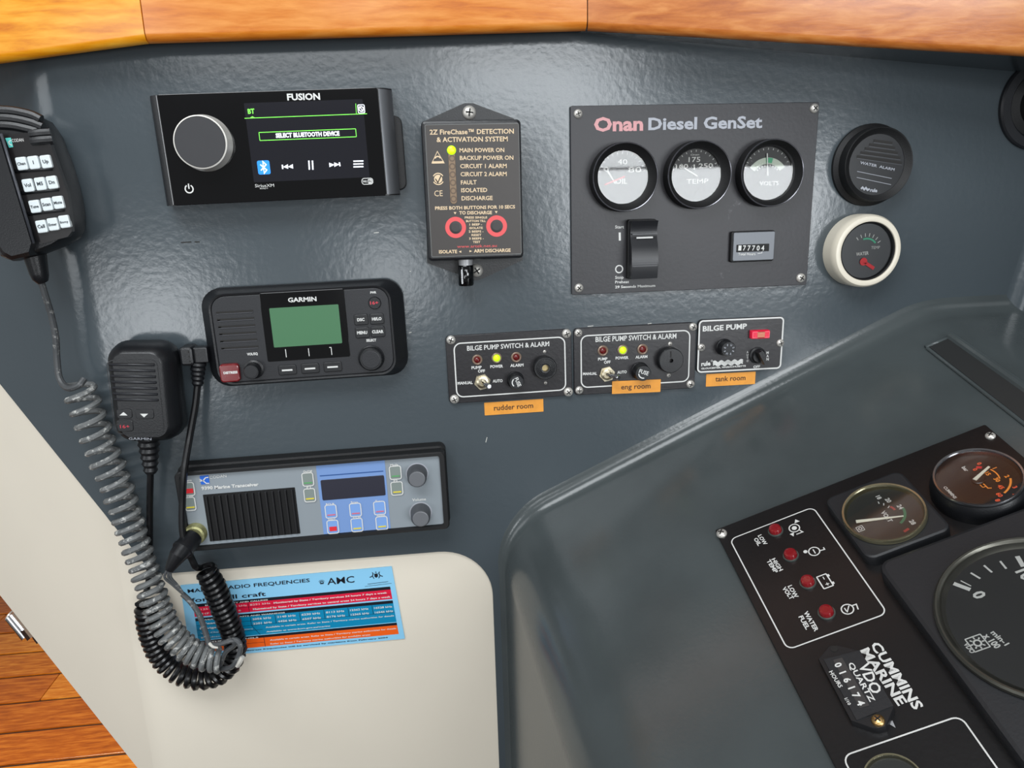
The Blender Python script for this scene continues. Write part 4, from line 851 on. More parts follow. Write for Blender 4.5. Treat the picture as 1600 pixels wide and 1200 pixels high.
kind(b.build('button_arrows', d.e), 'stuff')
b = MB(WPR2); d.text(b, 'GARMIN', 304, 561, 410, 563, 11, .0364, .0, .0362); o = b.build('lettering', d.e)
b = MB(RED16); d.text(b, '16+', 266, 506, 310, 505, 16, z, .0); b.build('lettering', d.e)
p0 = d.L(402, 600, .018); p1 = d.L(407, 718, .018); b = MB(MIC); n = 12; pts = []; rad = []
for i in range(n+1): t = i/n; pts.append((p0.x*(1-t)+p1.x*t, p0.y+.012-(p0.y+.012-p1.y)*t, .018)); rad.append(.0086-.0045*t+(.0014 if i % 2 else 0))
b.tube(pts, rad, 16); b.build('strain_relief', d.e)

def coil(b, path, wr, seg=7, per=14, taper=0):
    """path: (px, py, h, radius, pitch) on the wall; a helix wound round it"""
    P = [(*WALL.at(x, y, hh), r, pt) for x, y, hh, r, pt in path]; V = []
    Q = [Vector((p[0], p[1], p[2])) for p in P]; pts = spline(Q, 16); m = len(pts)-1
    rr_ = lambda i, k: P[min(i//16, len(P)-2)][k]*(1-(i % 16)/16)+P[min(i//16+1, len(P)-1)][k]*((i % 16)/16) if i < m else P[-1][k]
    # resample finely with a carried frame
    t = (pts[1]-pts[0]).normalized(); u = t.cross(Vector((0, -1, 0))).normalized(); ph = 0; out = []
    for i in range(m):
        a, c = pts[i], pts[i+1]; L_ = (c-a).length; r, pt = rr_(i, 3), rr_(i, 4); ns = max(2, int(L_/pt*per)); t2 = (c-a).normalized()
        for k in range(ns):
            q = k/ns; R = r+(rr_(i+1, 3)-r)*q; u = (u-t2*u.dot(t2)).normalized(); v = t2.cross(u)
            out.append(a+(c-a)*q+(u*math.cos(ph)+v*math.sin(ph))*R*(1+.03*math.sin(ph*.37))); ph += 2*math.pi*(L_/ns)/pt
    b.tube(out, wr, seg); return out
CORD = mat('cord_black', (16, 16, 18), .3, spec=.5)
I_ = d.M.inverted()
def todev(b, dv):
    I2 = dv.M.inverted(); b.v = [I2 @ Vector(v) for v in b.v]
W = lambda x, y, hh: WALL.at(x, y, hh)
b = MB(CORD); b.tube(spline([W(*kK(405, 700), .018), W(235, 745, .018), W(234, 790, .016), W(234, 850, .014), W(233, 900, .013), W(227, 932, .016)], 8), .0027, 10)
cp = coil(b, [(228, 944, .018, .0075, .0052), (232, 975, .018, .0082, .0052), (243, 1010, .018, .0082, .0054), (262, 1038, .018, .0082, .0058), (290, 1056, .018, .0082, .0064), (322, 1060, .018, .0082, .0068), (350, 1048, .018, .0080, .0066), (367, 1022, .018, .0078, .0058), (364, 992, .020, .0080, .0052), (350, 955, .022, .0084, .0052), (336, 920, .023, .0084, .0054), (320, 888, .025, .0070, .0058)], .0025)
b.tube(spline([cp[-1], W(306, 886, .034), W(299, 872, .036), W(290, 855, .037), W(285, 825, .036), W(285, 785, .034), W(288, 735, .032), W(296, 685, .022), W(305, 635, .016), W(309, 600, .013)], 8), .0029, 10)
todev(b, d); b.build('coiled_cord', d.e)['label'] = 'black cord, coiled in a loop over the sticker'
b = MB(MIC); pts = []; rad = []
for i in range(11): t = i/10; pts.append(W(310-t*1.0, 566+t*36, .013)); rad.append(.0060-.0022*t+(.0008 if i % 2 else 0))
b.tube(pts, rad, 14); todev(b, d); b.build('cord_sleeve', d.e)
# right-angled connector at the radio's left edge
b = MB(MIC); a, c = W(*kD(38, 462), .014), W(*kD(140, 575), .014); b.v = []; e0 = MB(MIC)
o0, q1 = W(*kD(88, 520), 0), None
b.T = Matrix(((1, 0, 0, o0.x), (0, 0, -1, 0), (0, 1, 0, o0.z), (0, 0, 0, 1)))
wx, wz = abs(c.x-a.x)/2, abs(a.z-c.z)/2
b.rrect(-wx, -wz, wx, wz, .003, .004, .020, .002); b.rrect(wx-.001, -wz*.85, wx+.0105, wz*.8, .001, .006, .016, .001)
b.T = None; todev(b, d); o = b.build('cord_connector', d.e); kind(o, 'stuff') if False else None
b = MB(SLOT); b.T = Matrix(((1, 0, 0, o0.x), (0, 0, -1, 0), (0, 1, 0, o0.z), (0, 0, 0, 1)))
for k in (-1, 0, 1): b.rrect(wx*.45-.0005, k*.004-.0006, wx*.45+.0005, k*.004+.0006, .0003, .0199, .0202)
b.T = None; todev(b, d); kind(b.build('connector_marks', d.e), 'stuff')

# big handset with keypad at the left edge
d = Dev('keypad_handset', 'large black handset with twelve white keys at the left edge of the bulkhead', 'microphone', [kE(35, 330), kE(285, 320), kE(405, 745), kE(205, 790)], .045)
d.k = kE; h = .045
OL = [(-190, 60), (-60, 45), (0, 50), (60, 65), (170, 98), (225, 125), (258, 175), (282, 240), (322, 340), (352, 430), (382, 530), (402, 620), (415, 710), (418, 790), (400, 822), (335, 862), (200, 915), (80, 942), (30, 925), (-120, 700)]
pl = [d.L(x, y, .034) for x, y in OL]; cc = sum(pl, Vector((0, 0)))/len(pl)
def sc(k, z): return [(cc.x+(p.x-cc.x)*k, cc.y+(p.y-cc.y)*k, z) for p in pl]
b = MB(MIC); b.loft([sc(.86, .004), sc(.97, .014), sc(1.0, .026), sc(.99, .035), sc(.955, .042), sc(.93, .0438)]); b.build('body', d.e)
b = MB(mat('keypad_black', (26, 24, 25), .3)); b.prism([tuple(d.L(*p)) for p in ((10, 222), (262, 196), (300, 320), (385, 560), (408, 770), (385, 800), (225, 842), (205, 800))], .040, h); b.build('keypad_panel', d.e)
b = MB(MIC); q = [(-150, 205), (2, 212), (195, 850), (180, 905), (78, 930), (30, 905), (-120, 690)]
b.loft([[(*d.L(x, y, .046), .036) for x, y in q], [(*d.L(x, y, .046), .049) for x, y in q], [(*(d.L(x, y, .05)*.94+d.L(20, 560, .05)*.06), .052) for x, y in q]]); b.build('side_grip', d.e)
z = h+.0002
for i in range(3):
    p = [d.L(*v, .046) for v in ((-60, 78+i*42), (60, 84+i*42), (165, 106+i*42), (222+i*12, 132+i*42))]; b = MB(MIC); b.tube(spline([(v.x, v.y, .0430) for v in p], 6), .0035, 10); b.build('top_rib', d.e)
for yy in (228, 268): b = MB(MIC); p, q = d.L(172+(yy-228)*.2, yy-12), d.L(280+(yy-228)*.3, yy-22); b.tube([(p.x, p.y, h-.001), ((p.x+q.x)/2, (p.y+q.y)/2, h), (q.x, q.y, h-.002)], .0034, 10); b.build('side_button', d.e)
b = MB(mat('logo_teal', (90, 200, 190), .4)); b.poly([d.L(30, 240), d.L(52, 294), d.L(76, 290), d.L(62, 236)], z); b.build('logo', d.e)
b = MB(WPR); d.text(b, 'CODAN', 70, 263, 136, 258, 19, z, .0); b.ribbon([d.L(62, 252), d.L(50, 262), d.L(56, 275), d.L(70, 280)], .0007, z+.0001); kind(b.build('lettering', d.e), 'stuff')
KW = mat('key_white', (214, 222, 224), .3); KI = mat('key_ink', (52, 60, 66), .5)
keys = [(122, 384, 'Chan'), (190, 378, '1'), (260, 373, 'Up'), (158, 508, 'Vol'), (228, 499, 'M5'), (295, 491, 'Dn'), (197, 628, 'Tune'), (265, 616, 'Scan'), (330, 605, 'Mute'), (235, 742, 'Call'), (300, 729, 'Enter'), (365, 714, 'Emgcy')]
for x, y, s_ in keys:
    b = MB(KW); p = d.L(x, y, h+.002); b.rrect(p.x-.0037, p.y-.0046, p.x+.0037, p.y+.0046, .0012, h-.001, h+.0022, .0007, 4); o = b.build('key', d.e)
    b = MB(KI); k_ = .0011*len(s_); vs_, fs, t0, t1 = textdata(s_, .03); q_ = min(.0034, .0058/(t1-t0))
    for v in vs_: b.addv((p.x-(t1-t0)*q_/2+(v.x-t0)*q_, p.y-.001+v.y*q_, h+.0024))
    for f in fs: b.face(f)
    b.build('lettering', o)
for x0_, y0_, x1_, y1_ in ((86, 428, 300, 412), (120, 552, 335, 530), (162, 670, 368, 645)):
    b = MB(MIC); p, q = d.L(x0_, y0_), d.L(x1_, y1_); b.tube([(p.x, p.y, h), (q.x, q.y, h)], .0014, 8); b.build('keypad_ridge', d.e)
b = MB(mat('ridge_highlight', (70, 72, 78), .3)); p, q = d.L(4, 214, .05), d.L(190, 838, .05); b.tube([(p.x, p.y, .0495), (q.x, q.y, .0495)], .0011, 8); b.build('edge_highlight', d.e)  # paler tube paints a highlight along the grip's edge
b = MB(MIC); p, q, r_ = d.L(192, 905, .028), d.L(215, 1010, .028), d.L(232, 1058, .028)
b.tube([(p.x, p.y+.004, .026), (q.x, q.y, .026), (q.x*.5+r_.x*.5, q.y*.5+r_.y*.5, .026), (r_.x, r_.y, .025)], [.0085, .0066, .006, .0042], 16); b.build('strain_relief', d.e)
b = MB(BLKM); p = d.L(60, 500, 0); b.rrect(p.x-.02, p.y-.02, p.x+.02, p.y+.02, .004, -.03, .006, .001); b.build('mounting_clip', d.e)
CW = worn('cord_grey_worn', (104, 106, 106), (186, 186, 182), .54, .6, 160); CG = worn('cord_dark_worn', (70, 72, 74), (130, 130, 128), .58, .45, 200)
b = MB(CG); b.tube(spline([W(63, 436, .025), W(72, 465, .022), W(80, 492, .018), W(87, 525, .016), W(89, 560, .015), W(93, 590, .018), W(105, 606, .024), W(122, 603, .028), W(132, 592, .024)], 8), [.0026]*65, 10); todev(b, d); b.build('cord_lead', d.e)
b = MB(CW)
cp = coil(b, [(121, 600, .018, .0105, .012), (139, 650, .018, .0112, .0118), (158, 700, .018, .0112, .0116), (179, 752, .019, .011, .0108), (195, 797, .021, .0105, .0098), (208, 838, .024, .0102, .0090), (222, 880, .028, .0098, .0082), (233, 912, .032, .0098, .0076), (246, 950, .036, .0098, .0070), (263, 985, .040, .0098, .0064), (290, 1012, .042, .0096, .0062), (318, 1027, .043, .0096, .0062), (346, 1032, .043, .0092, .0058)], .0026)
todev(b, d); b.build('coiled_cord', d.e)['label'] = 'worn grey coiled cord'
b = MB(CG); b.tube(spline([cp[-1], W(352, 1020, .048), W(366, 1008, .052), W(362, 1001, .054), W(345, 1006, .055), W(327, 1008, .052)], 8), .0021, 10)
b.tube(spline([cp[-1], W(358, 1044, .05), W(369, 1034, .054), W(376, 1012, .055), W(368, 1000, .053), W(350, 1004, .052)], 8), .0023, 10); todev(b, d); b.build('cord_loop', d.e)
b = MB(mat('whipping_thread', (200, 196, 188), .35)); b.tube(spline([W(371, 1040, .054), W(375, 1034, .056), W(379, 1026, .056)], 5), .0022, 8); todev(b, d); b.build('bare_strand', d.e)
b = MB(mat('whipping_thread', (200, 196, 188), .35)); b.tube(spline([W(326, 1004, .052), W(333, 1010, .055), W(341, 1011, .055)], 5), .0015, 8); todev(b, d); b.build('bare_strand', d.e)
b = MB(CG); b.tube(spline([W(327, 1008, .052), W(321, 988, .05), W(312, 962, .048), W(299, 942, .046), W(285, 928, .045)], 8), .0024, 10); todev(b, d); b.build('cord_tail', d.e)
for i, off in enumerate((-4, 0, 3)):
    b = MB(CG); b.tube(spline([W(288+off*.3, 930+off*.3, .046), W(274+off, 914, .048), W(263+off*1.4, 902, .05), W(265+off*.6, 888, .05)], 8), .0011, 8); todev(b, d); b.build('cord_strand', d.e)
b = MB(MIC); tip = W(267, 886, .05); mid = W(278, 868, .048); s0 = socket+Vector((0, -.001, 0)); sx_ = (mid-s0)
pts = [s0, s0+sx_*.12, s0+sx_*.6, s0+sx_*.62, s0+sx_*.72, s0+sx_*.74, s0+sx_*1.0, tip, W(265, 890, .05)]
b.tube(pts, [.0075, .0085, .0085, .0092, .0092, .0082, .0072, .0045, .0038], 20); todev(b, d); b.build('cord_plug', d.e)['label'] = 'black barrel plug'

# ================================================================== ENGINE PANEL ON THE CONSOLE
d = Dev('engine_panel', 'black engine instrument panel with warning lamps and round gauges on the console', 'control panel', [(1271, 793), (1388, 961), (1230, 1013), (1140, 843)], .004, DASH)
h = .004; d.z = h; bl0 = d.L(1117, 828); tl0 = d.L(1550, 672); z = h+.0003
PX0, PY0, PX1, PY1 = bl0.x, bl0.y, bl0.x+.30, tl0.y
b = MB(ENG); b.rrect(PX0, PY0, PX1, PY1, .0015, 0, h, .0005); b.build('panel_plate', d.e)
b = MB(WPR); b.rrline(-d.w/2, -d.hh/2, d.w/2, d.hh/2, .005, .0009, z); b.build('border_line', d.e)
d.k = kM
def lamp(x, y):
    c = d.L(x, y); R = d.rad(x, y, 48); R = .0052; b = MB(mat('lamp_ring', (90, 100, 96), .3, .5)); b.lathe(c.x, c.y, [(R*1.1, h), (R*1.08, h+.001), (R*.92, h+.001), (R*.9, h)], 28, cap1=False); o = b.build('warning_lamp', d.e)
    b = MB(mat('lamp_red', (128, 18, 26), .2, coat=.5)); b.lathe(c.x, c.y, [(R*.9, h), (R*.9, h+.003), (R*.78, h+.004), (R*.5, h+.0043)], 28); b.build('lens', o)
for p in ((517, 230), (627, 408), (750, 603), (885, 820)): lamp(*p)
b = MB(WPR)
for s_, a, e_ in (('LOW', (388, 266), (434, 334)), ('OIL', (358, 288), (392, 340)), ('HIGH', (486, 436), (546, 522)), ('TEMP', (450, 446), (510, 536)), ('LOW', (604, 630), (656, 716)), ('VOLT', (562, 644), (624, 728)), ('WATER', (718, 818), (800, 958)), ('FUEL', (682, 850), (738, 944))): d.text(b, s_, *a, *e_, .0029, z, .03, h, True)
kind(b.build('lettering', d.e), 'stuff')
b = MB(WPR)
def icon(x, y, kindn):
    c = d.L(x, y); R = .0042
    b.ringf(c.x, c.y, R*.8, R, z)
    if kindn == 0: b.ringf(c.x, c.y, 0.00001, R*.45, z); b.ribbon([(c.x+R*.7, c.y+R*.5), (c.x+R*1.5, c.y+R*.9), (c.x+R*1.5, c.y-R*.3)], .0008, z); b.poly([(c.x-R*1.8, c.y+R*1.0), (c.x-R*1.0, c.y+R*1.5), (c.x-R*1.0, c.y+R*.5)], z); b.poly([(c.x+R*.9, c.y-R*1.3), (c.x+R*1.7, c.y-R*.9), (c.x+R*.9, c.y-R*.5)], z)
    if kindn == 1: b.ribbon([(c.x-R*.5, c.y), (c.x+R*.5, c.y)], .0008, z); b.ribbon([(c.x+R*.3, c.y+R*.9), (c.x+R*.4, c.y+R*1.7), (c.x-R*.1, c.y+R*1.7)], .0008, z); b.disc(c.x-R*.6, c.y-R*1.3, R*.35, z, 14)
    if kindn == 2: b.ribbon([(c.x-R*.5, c.y+R*.5), (c.x+R*.5, c.y-R*.3)], .0007, z); b.ribbon([(c.x-R*.4, c.y-R*.3), (c.x+R*.3, c.y-R*.3)], .0007, z); b.ribbon([(c.x-R*.3, c.y+R*.9), (c.x-R*.3, c.y+R*1.6), (c.x+R*.7, c.y+R*1.4)], .0008, z)
icon(652, 210, 0); icon(795, 378, 1); icon(1035, 795, 2)
c = d.L(877, 592); b.rrline(c.x-.0055, c.y-.0038, c.x+.0055, c.y+.0030, .0004, .0009, z); b.rrect(c.x-.0045, c.y+.003, c.x-.0025, c.y+.0045, .0001, z, z+.00005); b.rrect(c.x+.0025, c.y+.003, c.x+.0045, c.y+.0045, .0001, z, z+.00005); b.ribbon([(c.x-.004, c.y), (c.x-.0015, c.y)], .0006, z); b.ribbon([(c.x+.0015, c.y), (c.x+.004, c.y)], .0006, z); b.ribbon([(c.x+.00275, c.y-.0013), (c.x+.00275, c.y+.0013)], .0006, z)
kind(b.build('warning_symbols', d.e), 'stuff')
d.screw(128, 250, 38, h); d.k = kN; d.screw(1345, 105, 42, h)
# voltmeter in a square raised housing
d.k = lambda x, y: (x, y); hv = .013; a = d.qrect([(1410, 735), (1488.6, 827), (1352, 876.6), (1287.5, 775.5)], hv)
b = MB(CHAR2); b.rrect(*a, .007, h, hv, .002, 8); vm = b.build('voltmeter', d.e); vm['label'] = 'square-bodied voltmeter with pale needle'
def engine_gauge(root, pts, zr, zg, ringm, dialm, seg=64, ksc=1.0, ri=.955):
    cx, cy, R = d.fit(pts, zr); b = MB(ringm)
    b.lathe(cx, cy, [(R*1.02, zr-.003), (R*1.02, zr-.0006), (R*1.0, zr+.0006), (R*ri, zr+.0004), (R*(ri-.02), zr-.0012), (R*.90, zg)], seg, cap1=False); b.build('rim', root)
    b = MB(dialm); b.disc(cx, cy, R*.93, zg, 56); b.build('dial', root)
    b = MB(GLASS); b.disc(cx, cy, R*.94, zr-.0006, 56); b.build('gauge_glass', root)
    return cx, cy, R
BEZC = mat('bezel_champagne', (176, 170, 140), .25, .9); BEZK = mat('bezel_chrome', (150, 152, 156), .2, .95)
d.k = kN
cx, cy, R = engine_gauge(vm, [(225, 640), (300, 510), (460, 460), (600, 475), (760, 560), (850, 690), (850, 780), (760, 875), (600, 905), (400, 860), (290, 780)], hv+.0035, hv+.0004, BEZC, mat('dial_charcoal', (44, 46, 44), .5))
zd = hv+.0007; d.z = zd
def dtext(b, s_, x, y, cap, col=0, zz=None, k=None, rot=0):
    """text centred at a pixel, upright to the reader of the panel"""
    c = d.L(x, y, zz or zd); vs_, fs, t0, t1 = textdata(s_, .035); q = cap/CAP; bs = len(b.v); a = math.radians(rot)
    for v in vs_:
        X, Y = (v.x-(t0+t1)/2)*q, v.y*q-cap/2; b.addv((c.x+X*math.cos(a)-Y*math.sin(a), c.y+X*math.sin(a)+Y*math.cos(a), zz or zd))
    for f in fs: b.face([i+bs for i in f])
DRED = mat('dial_red', (170, 70, 66), .5); DGRN = mat('dial_green3', (60, 120, 86), .5)
b = MB(WPR); 
for s_, x, y in (('18', 500, 568), ('20', 572, 590), ('24', 662, 640), ('28', 756, 756)): dtext(b, s_, x, y, .0030)
dtext(b, 'VOLT', 560, 712, .0030)
for x, y in ((495, 600), (537, 612), (580, 632)): c = d.L(x, y); v = (Vector((cx, cy))-c).normalized(); b.ribbon([c, c+v*.0022], .0007, zd)
p = d.L(360, 805); b.rrline(p.x-.0022, p.y-.0022, p.x+.0022, p.y+.0022, .0003, .0005, zd); b.ringf(p.x, p.y, .0008, .0014, zd, seg=12); kind(b.build('dial_markings', vm), 'stuff')
def arc_px(m_, pa, pb, w_, nm, root, zz):
    A = d.L(*pa, zz)-Vector((cx, cy)); B = d.L(*pb, zz)-Vector((cx, cy)); a0 = math.degrees(math.atan2(A.y, A.x)); a1 = math.degrees(math.atan2(B.y, B.x))
    if abs(a1-a0) > 180: a1 += 360 if a1 < a0 else -360
    r = (A.length+B.length)/2; b = MB(m_); b.ringf(cx, cy, r-w_/2, r+w_/2, zz, min(a0, a1), max(a0, a1), 12); b.build(nm, root)
arc_px(DRED, (585, 640), (625, 662), .0016, 'dial_arc', vm, zd); arc_px(DGRN, (628, 664), (712, 790), .0018, 'dial_arc', vm, zd); arc_px(DRED, (712, 795), (702, 838), .0018, 'dial_arc', vm, zd)
b = MB(mat('needle_cream', (236, 234, 218), .5)); p, q = d.L(330, 764, hv), d.L(690, 722, hv); v = (q-p).normalized(); nn = Vector((-v.y, v.x)); b.prism([tuple(p+nn*.0014), tuple(p-nn*.0014), tuple(q-nn*.0005), tuple(q+nn*.0005)], hv+.0014, hv+.0019); b.build('needle', vm)
# oil gauge: round black body standing proud
cx, cy, R = d.fit([(900, 380), (940, 300), (1060, 225), (1230, 203), (1400, 225), (1530, 300), (1500, 590), (1380, 635), (1200, 625), (1040, 550), (940, 470)], .020)
b = MB(BLK); b.lathe(cx, cy, [(R*1.12, h), (R*1.12, .010), (R*1.08, .0150), (R*1.02, .018)], 64, cap1=False); og = b.build('oil_pressure_gauge', d.e); og['label'] = 'round pressure gauge with orange figures and pale needle'
cx, cy, R = engine_gauge(og, [(900, 380), (940, 300), (1060, 225), (1230, 203), (1400, 225), (1530, 300), (1500, 590), (1380, 635), (1200, 625), (1040, 550), (940, 470)], .0195, .0155, BEZK, mat('dial_black2', (14, 13, 15), .5))
zd = .0158; d.z = zd; OR_ = mat('dial_orange', (246, 150, 60), .5, emit=.12); OR2 = mat('dial_vermilion', (240, 96, 56), .5, emit=.12)
b = MB(OR_, OR2)
for s_, x, y, c_ in (('0', 1262, 312, 1), ('0', 1230, 356, 1), ('1', 1378, 346, 0), ('15', 1326, 388, 0), ('2', 1472, 408, 0), ('30', 1396, 434, 0), ('3', 1532, 490, 1), ('45', 1424, 488, 1), ('60', 1414, 548, 1), ('4', 1526, 548, 1), ('80', 1408, 596, 1)): b.cur = c_; dtext(b, s_, x, y, .0028)
b.cur = 0; c = d.L(1298, 470); b.ribbon([(c.x-.004, c.y), (c.x+.004, c.y), (c.x+.005, c.y+.002)], .0008, zd); b.rrline(c.x-.003, c.y-.0022, c.x+.002, c.y, .0004, .0006, zd); b.ribbon([(c.x-.005, c.y+.0016), (c.x-.002, c.y+.0016)], .0006, zd); kind(b.build('dial_markings', og), 'stuff')
b = MB(WPR); dtext(b, 'bar', 1156, 352, .0026); dtext(b, 'CUMMINS', 1040, 530, .0020); kind(b.build('lettering', og), 'stuff')
arc_px(OR_, (1335, 365), (1435, 425), .0009, 'dial_arc', og, zd); arc_px(OR_, (1436, 426), (1500, 560), .0013, 'dial_arc', og, zd); arc_px(RE, (1238, 338), (1280, 345), .0022, 'dial_arc', og, zd)
b = MB(mat('needle_cream', (236, 234, 218), .5)); p, q = d.L(1225, 436, .0175), d.L(1337, 335, .0175); v = (q-p).normalized(); nn = Vector((-v.y, v.x)); b.prism([tuple(p+nn*.0013), tuple(p-nn*.0013), tuple(q-nn*.0007), tuple(q+nn*.0007)], .0173, .0178); b.build('needle', og)
b = MB(mat('needle_hub', (30, 28, 30), .3)); b.lathe(cx, cy, [(.0046, .0158), (.0046, .0168), (.004, .0172)], 24); b.build('needle_hub', og)
# tachometer
d.k = kS; ht = .016; cx, cy, R = d.fit([(122, 400), (160, 290), (250, 200), (380, 150), (130, 480), (180, 590), (270, 710), (400, 800), (540, 855)], ht+.004)
d.k = lambda x, y: (x, y); c0 = d.L(1367, 879, ht); side = 2*(cx-c0.x)
b = MB(CHAR2); b.rrect(c0.x, c0.y, c0.x+side, c0.y+side, .009, h, ht, .003, 8); tc_ = b.build('tachometer', d.e); tc_['label'] = 'large square-bodied tachometer at the right edge'
d.k = kS; cx, cy, R = engine_gauge(tc_, [(122, 400), (160, 290), (250, 200), (380, 150), (130, 480), (180, 590), (270, 710), (400, 800), (540, 855)], ht+.0040, ht+.0004, mat('bezel_dark', (96, 95, 88), .3, .8), mat('dial_charcoal2', (30, 30, 31), .5), ri=.98)
zd = ht+.0007; d.z = zd; b = MB(WPR)
for (xa, ya), (xb, yb), w_ in (((210, 335), (288, 364), .0026), ((243, 322), (292, 347), .0007), ((290, 285), (335, 312), .0012), ((352, 250), (390, 283), .0012), ((428, 230), (457, 266), .0012), ((508, 207), (537, 256), .0026)): b.ribbon([d.L(xa, ya), d.L(xb, yb)], w_, zd)
dtext(b, '0', 330, 388, .0066, zz=zd); dtext(b, '10', 545, 292, .0066, zz=zd)
d.text(b, 'min-1', 382, 566, 452, 628, .0030, zd, .03, zd, True); d.text(b, 'x 100', 345, 580, 408, 642, .0036, zd, .04, zd, True)
c = d.L(322, 614); b.rrline(c.x-.0045, c.y-.0045, c.x+.0045, c.y+.0045, .0003, .0007, zd); b.ringf(c.x, c.y, .0014, .0024, zd, seg=16)
for k in range(8): a = math.radians(45*k); b.ribbon([(c.x+math.cos(a)*.0026, c.y+math.sin(a)*.0026), (c.x+math.cos(a)*.004, c.y+math.sin(a)*.004)], .0008, zd)
d.text(b, 'VDO', 255, 618, 292, 664, .0028, zd, .03, zd, True); kind(b.build('dial_markings', tc_), 'stuff')
b = MB(BLK); b.lathe(cx, cy, [(.008, zd), (.008, zd+.002), (.0065, zd+.003)], 32); b.build('needle_hub', tc_)
b = MB(mat('needle_cream', (236, 234, 218), .5)); a = math.radians(200); b.prism([(cx+.001, cy+.0012), (cx+.001, cy-.0012), (cx+R*.7*math.cos(math.radians(-75)), cy+R*.7*math.sin(math.radians(-75)))], zd+.0016, zd+.002) if False else None
# hours meter
d.k = kO; d.z = h; hm_ = .0095
b = MB(mat('hour_body', (26, 26, 28), .38)); P = [(318, 204), (246, 292), (462, 700), (600, 748), (640, 752), (690, 738), (745, 612), (522, 238), (370, 200)]
b.loft([[(*d.L(x, y, hm_), h) for x, y in P], [(*d.L(x, y, hm_), hm_-.0006) for x, y in P], [(*(d.L(x, y, hm_)*.985+d.L(495, 470, hm_)*.015), hm_) for x, y in P]]); hm = b.build('hours_meter', d.e); hm['label'] = 'six-sided black running-hours meter'
b = MB(CHAR2); x = [d.L(*p, hm_) for p in ((283, 300), (520, 240), (742, 605), (500, 700))]; b.prism([tuple(v) for v in x], hm_, hm_+.0008); b.build('label_plate', hm); zz = hm_+.001
b = MB(mat('counter_strip', (60, 58, 58), .4)); b.poly([d.L(*p, hm_) for p in ((345, 306), (405, 290), (585, 605), (522, 622))], zz); b.build('counter_strip', hm)
b = MB(WPR); d.text(b, 'VDO', 510, 338, 602, 532, .0062, zz, .02, hm_, True); d.text(b, 'QUARTZ', 443, 330, 590, 584, .0032, zz, .02, hm_, True); d.text(b, 'HOURS', 318, 384, 386, 490, .0024, zz, .02, hm_, True); d.text(b, '1/10', 420, 560, 446, 604, .0018, zz, .02, hm_, True)
for i, ch in enumerate('016174'): dtext(b, ch, 378+i*29.5, 332+i*50, .0040, zz=zz+.0002)
kind(b.build('lettering', hm), 'stuff')
c = d.L(352, 228, hm_); b = MB(SLOT); b.lathe(c.x, c.y, [(.0022, hm_), (.0022, hm_+.0003), (.0018, hm_+.0003)], 20); b.build('screw_hole', hm)
d.screw(640, 700, 46, hm_, BRASS, ang=20)
b = MB(WPR); d.text(b, 'CUMMINS', 588, 200, 880, 632, .0057, z, .03, h, True); d.text(b, 'MARINE', 520, 240, 775, 605, .0057, z, .03, h, True); kind(b.build('lettering', d.e), 'stuff')
p, q = d.L(405, 935), d.L(1195, 688); b = MB(WPR); b.rrline(p.x, p.y, p.x+.13, q.y, .005, .0009, z); b.build('border_line', d.e)
b = MB(BLK); cx, cy, R = d.fit([(555, 1000), (580, 960), (640, 925), (720, 915), (800, 930), (860, 965), (900, 1000)], .010); R = min(R, .03)
b.lathe(cx, cy, [(R*1.04, h), (R*1.04, .008), (R, .0095)], 48, cap1=False); lg = b.build('lower_gauge', d.e); lg['label'] = 'round gauge cut off by the bottom edge'
b = MB(BEZC); b.lathe(cx, cy, [(R*1.0, .009), (R, .0102), (R*.95, .0102), (R*.9, .007)], 48, cap1=False); b.build('rim', lg)
b = MB(mat('dial_charcoal', (44, 46, 44))); b.disc(cx, cy, R*.95, .0075); b.build('dial', lg); b = MB(GLASS); b.disc(cx, cy, R*.95, .0096); b.build('gauge_glass', lg)
b = MB(SILV); c = d.L(732, 728); b.poly([d.L(700, 715), d.L(756, 748), d.L(735, 700)], z); b.build('paint_chip', d.e)

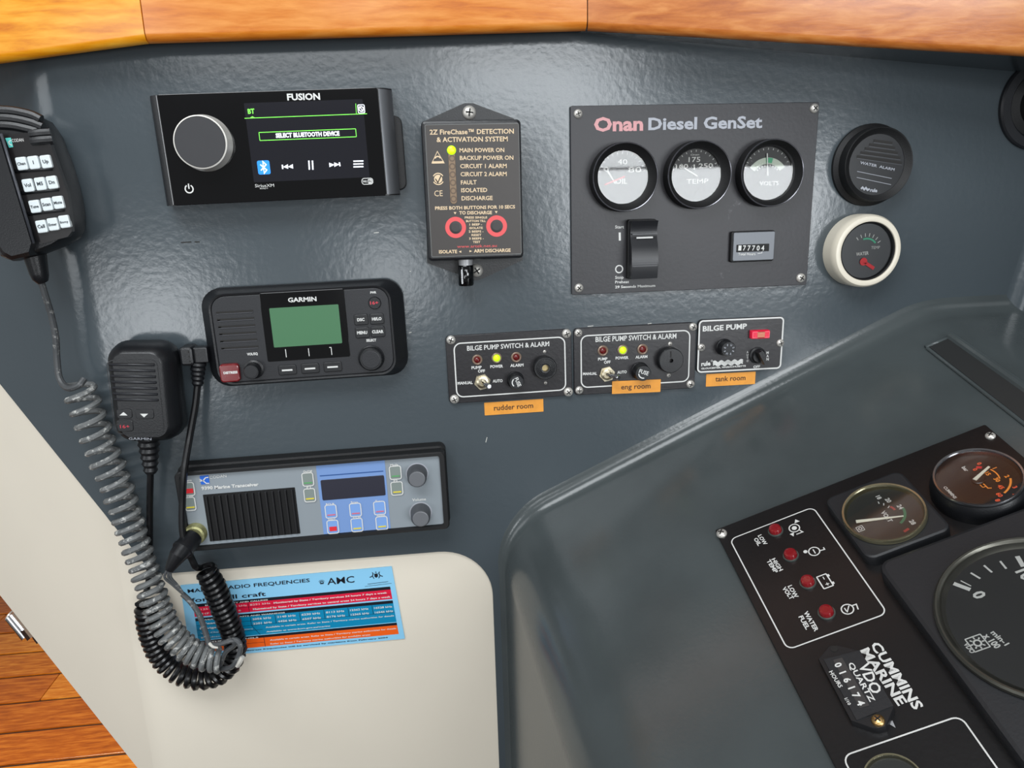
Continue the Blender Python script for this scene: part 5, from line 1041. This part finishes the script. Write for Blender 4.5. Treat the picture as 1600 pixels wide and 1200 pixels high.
# ---------------- small metal hinge behind the edge of the white moulding
d = Dev('door_hinge', 'small chrome hinge at the lower left edge of the white moulding above the teak floor', 'hinge', [kP(40, 290), kP(240, 290), kP(240, 470), kP(40, 470)], -.02, LEFT); d.k = kP
b = MB(CHROME); p, q = d.L(72, 312, -.02), d.L(170, 430, -.02); b.tube([(p.x, p.y, -.02), (q.x, q.y, -.02)], .0075, 16); b.build('barrel', d.e)
b = MB(STEEL); b.tube([(p.x-.001, p.y+.001, -.019), (p.x-.002, p.y+.002, -.0185)], [.006, .006], 16); b.build('pin_end', d.e)
b = MB(CHROME); q0 = [(100, 300), (128, 300), (245, 455), (225, 468)]; b.prism([tuple(d.L(x, y, -.024)) for x, y in q0], -.030, -.022); b.build('leaf', d.e)
b = MB(CHROME); q0 = [(118, 400), (140, 392), (178, 440), (160, 456)]; b.prism([tuple(d.L(x, y, -.012)) for x, y in q0], -.020, -.012); b.build('latch_plate', d.e)

# small chips and scuffs in the bulkhead's paint
b = MB(mat('paint_chip', (196, 196, 190), .6)); b.T = Matrix(((1, 0, 0, 0), (0, 0, -1, 0), (0, 1, 0, 0), (0, 0, 0, 1)))
for x0_, y0_, x1_, y1_ in ((761, 683, 759, 691), (639, 520, 643, 519), (584, 364, 592, 363), (918, 510, 927, 509), (640, 424, 642, 424), (1012, 506, 1018, 505)):
    p, q = WALL.at(x0_, y0_), WALL.at(x1_, y1_); b.ribbon([(p.x, p.z), (q.x, q.z)], .0006, .0003)
kind(b.build('paint_chips', bpy.data.objects['wall_side'], 0), 'stuff')
b = MB(SLOT); b.T = Matrix(((1, 0, 0, 0), (0, 0, -1, 0), (0, 1, 0, 0), (0, 0, 0, 1)))
for x0_, y0_, x1_, y1_ in ((283, 379, 299, 378), (304, 378, 312, 378)):
    p, q = WALL.at(x0_, y0_), WALL.at(x1_, y1_); b.ribbon([(p.x, p.z), (q.x, q.z)], .0009, .0003)
kind(b.build('dark_scuffs', bpy.data.objects['wall_side'], 0), 'stuff')
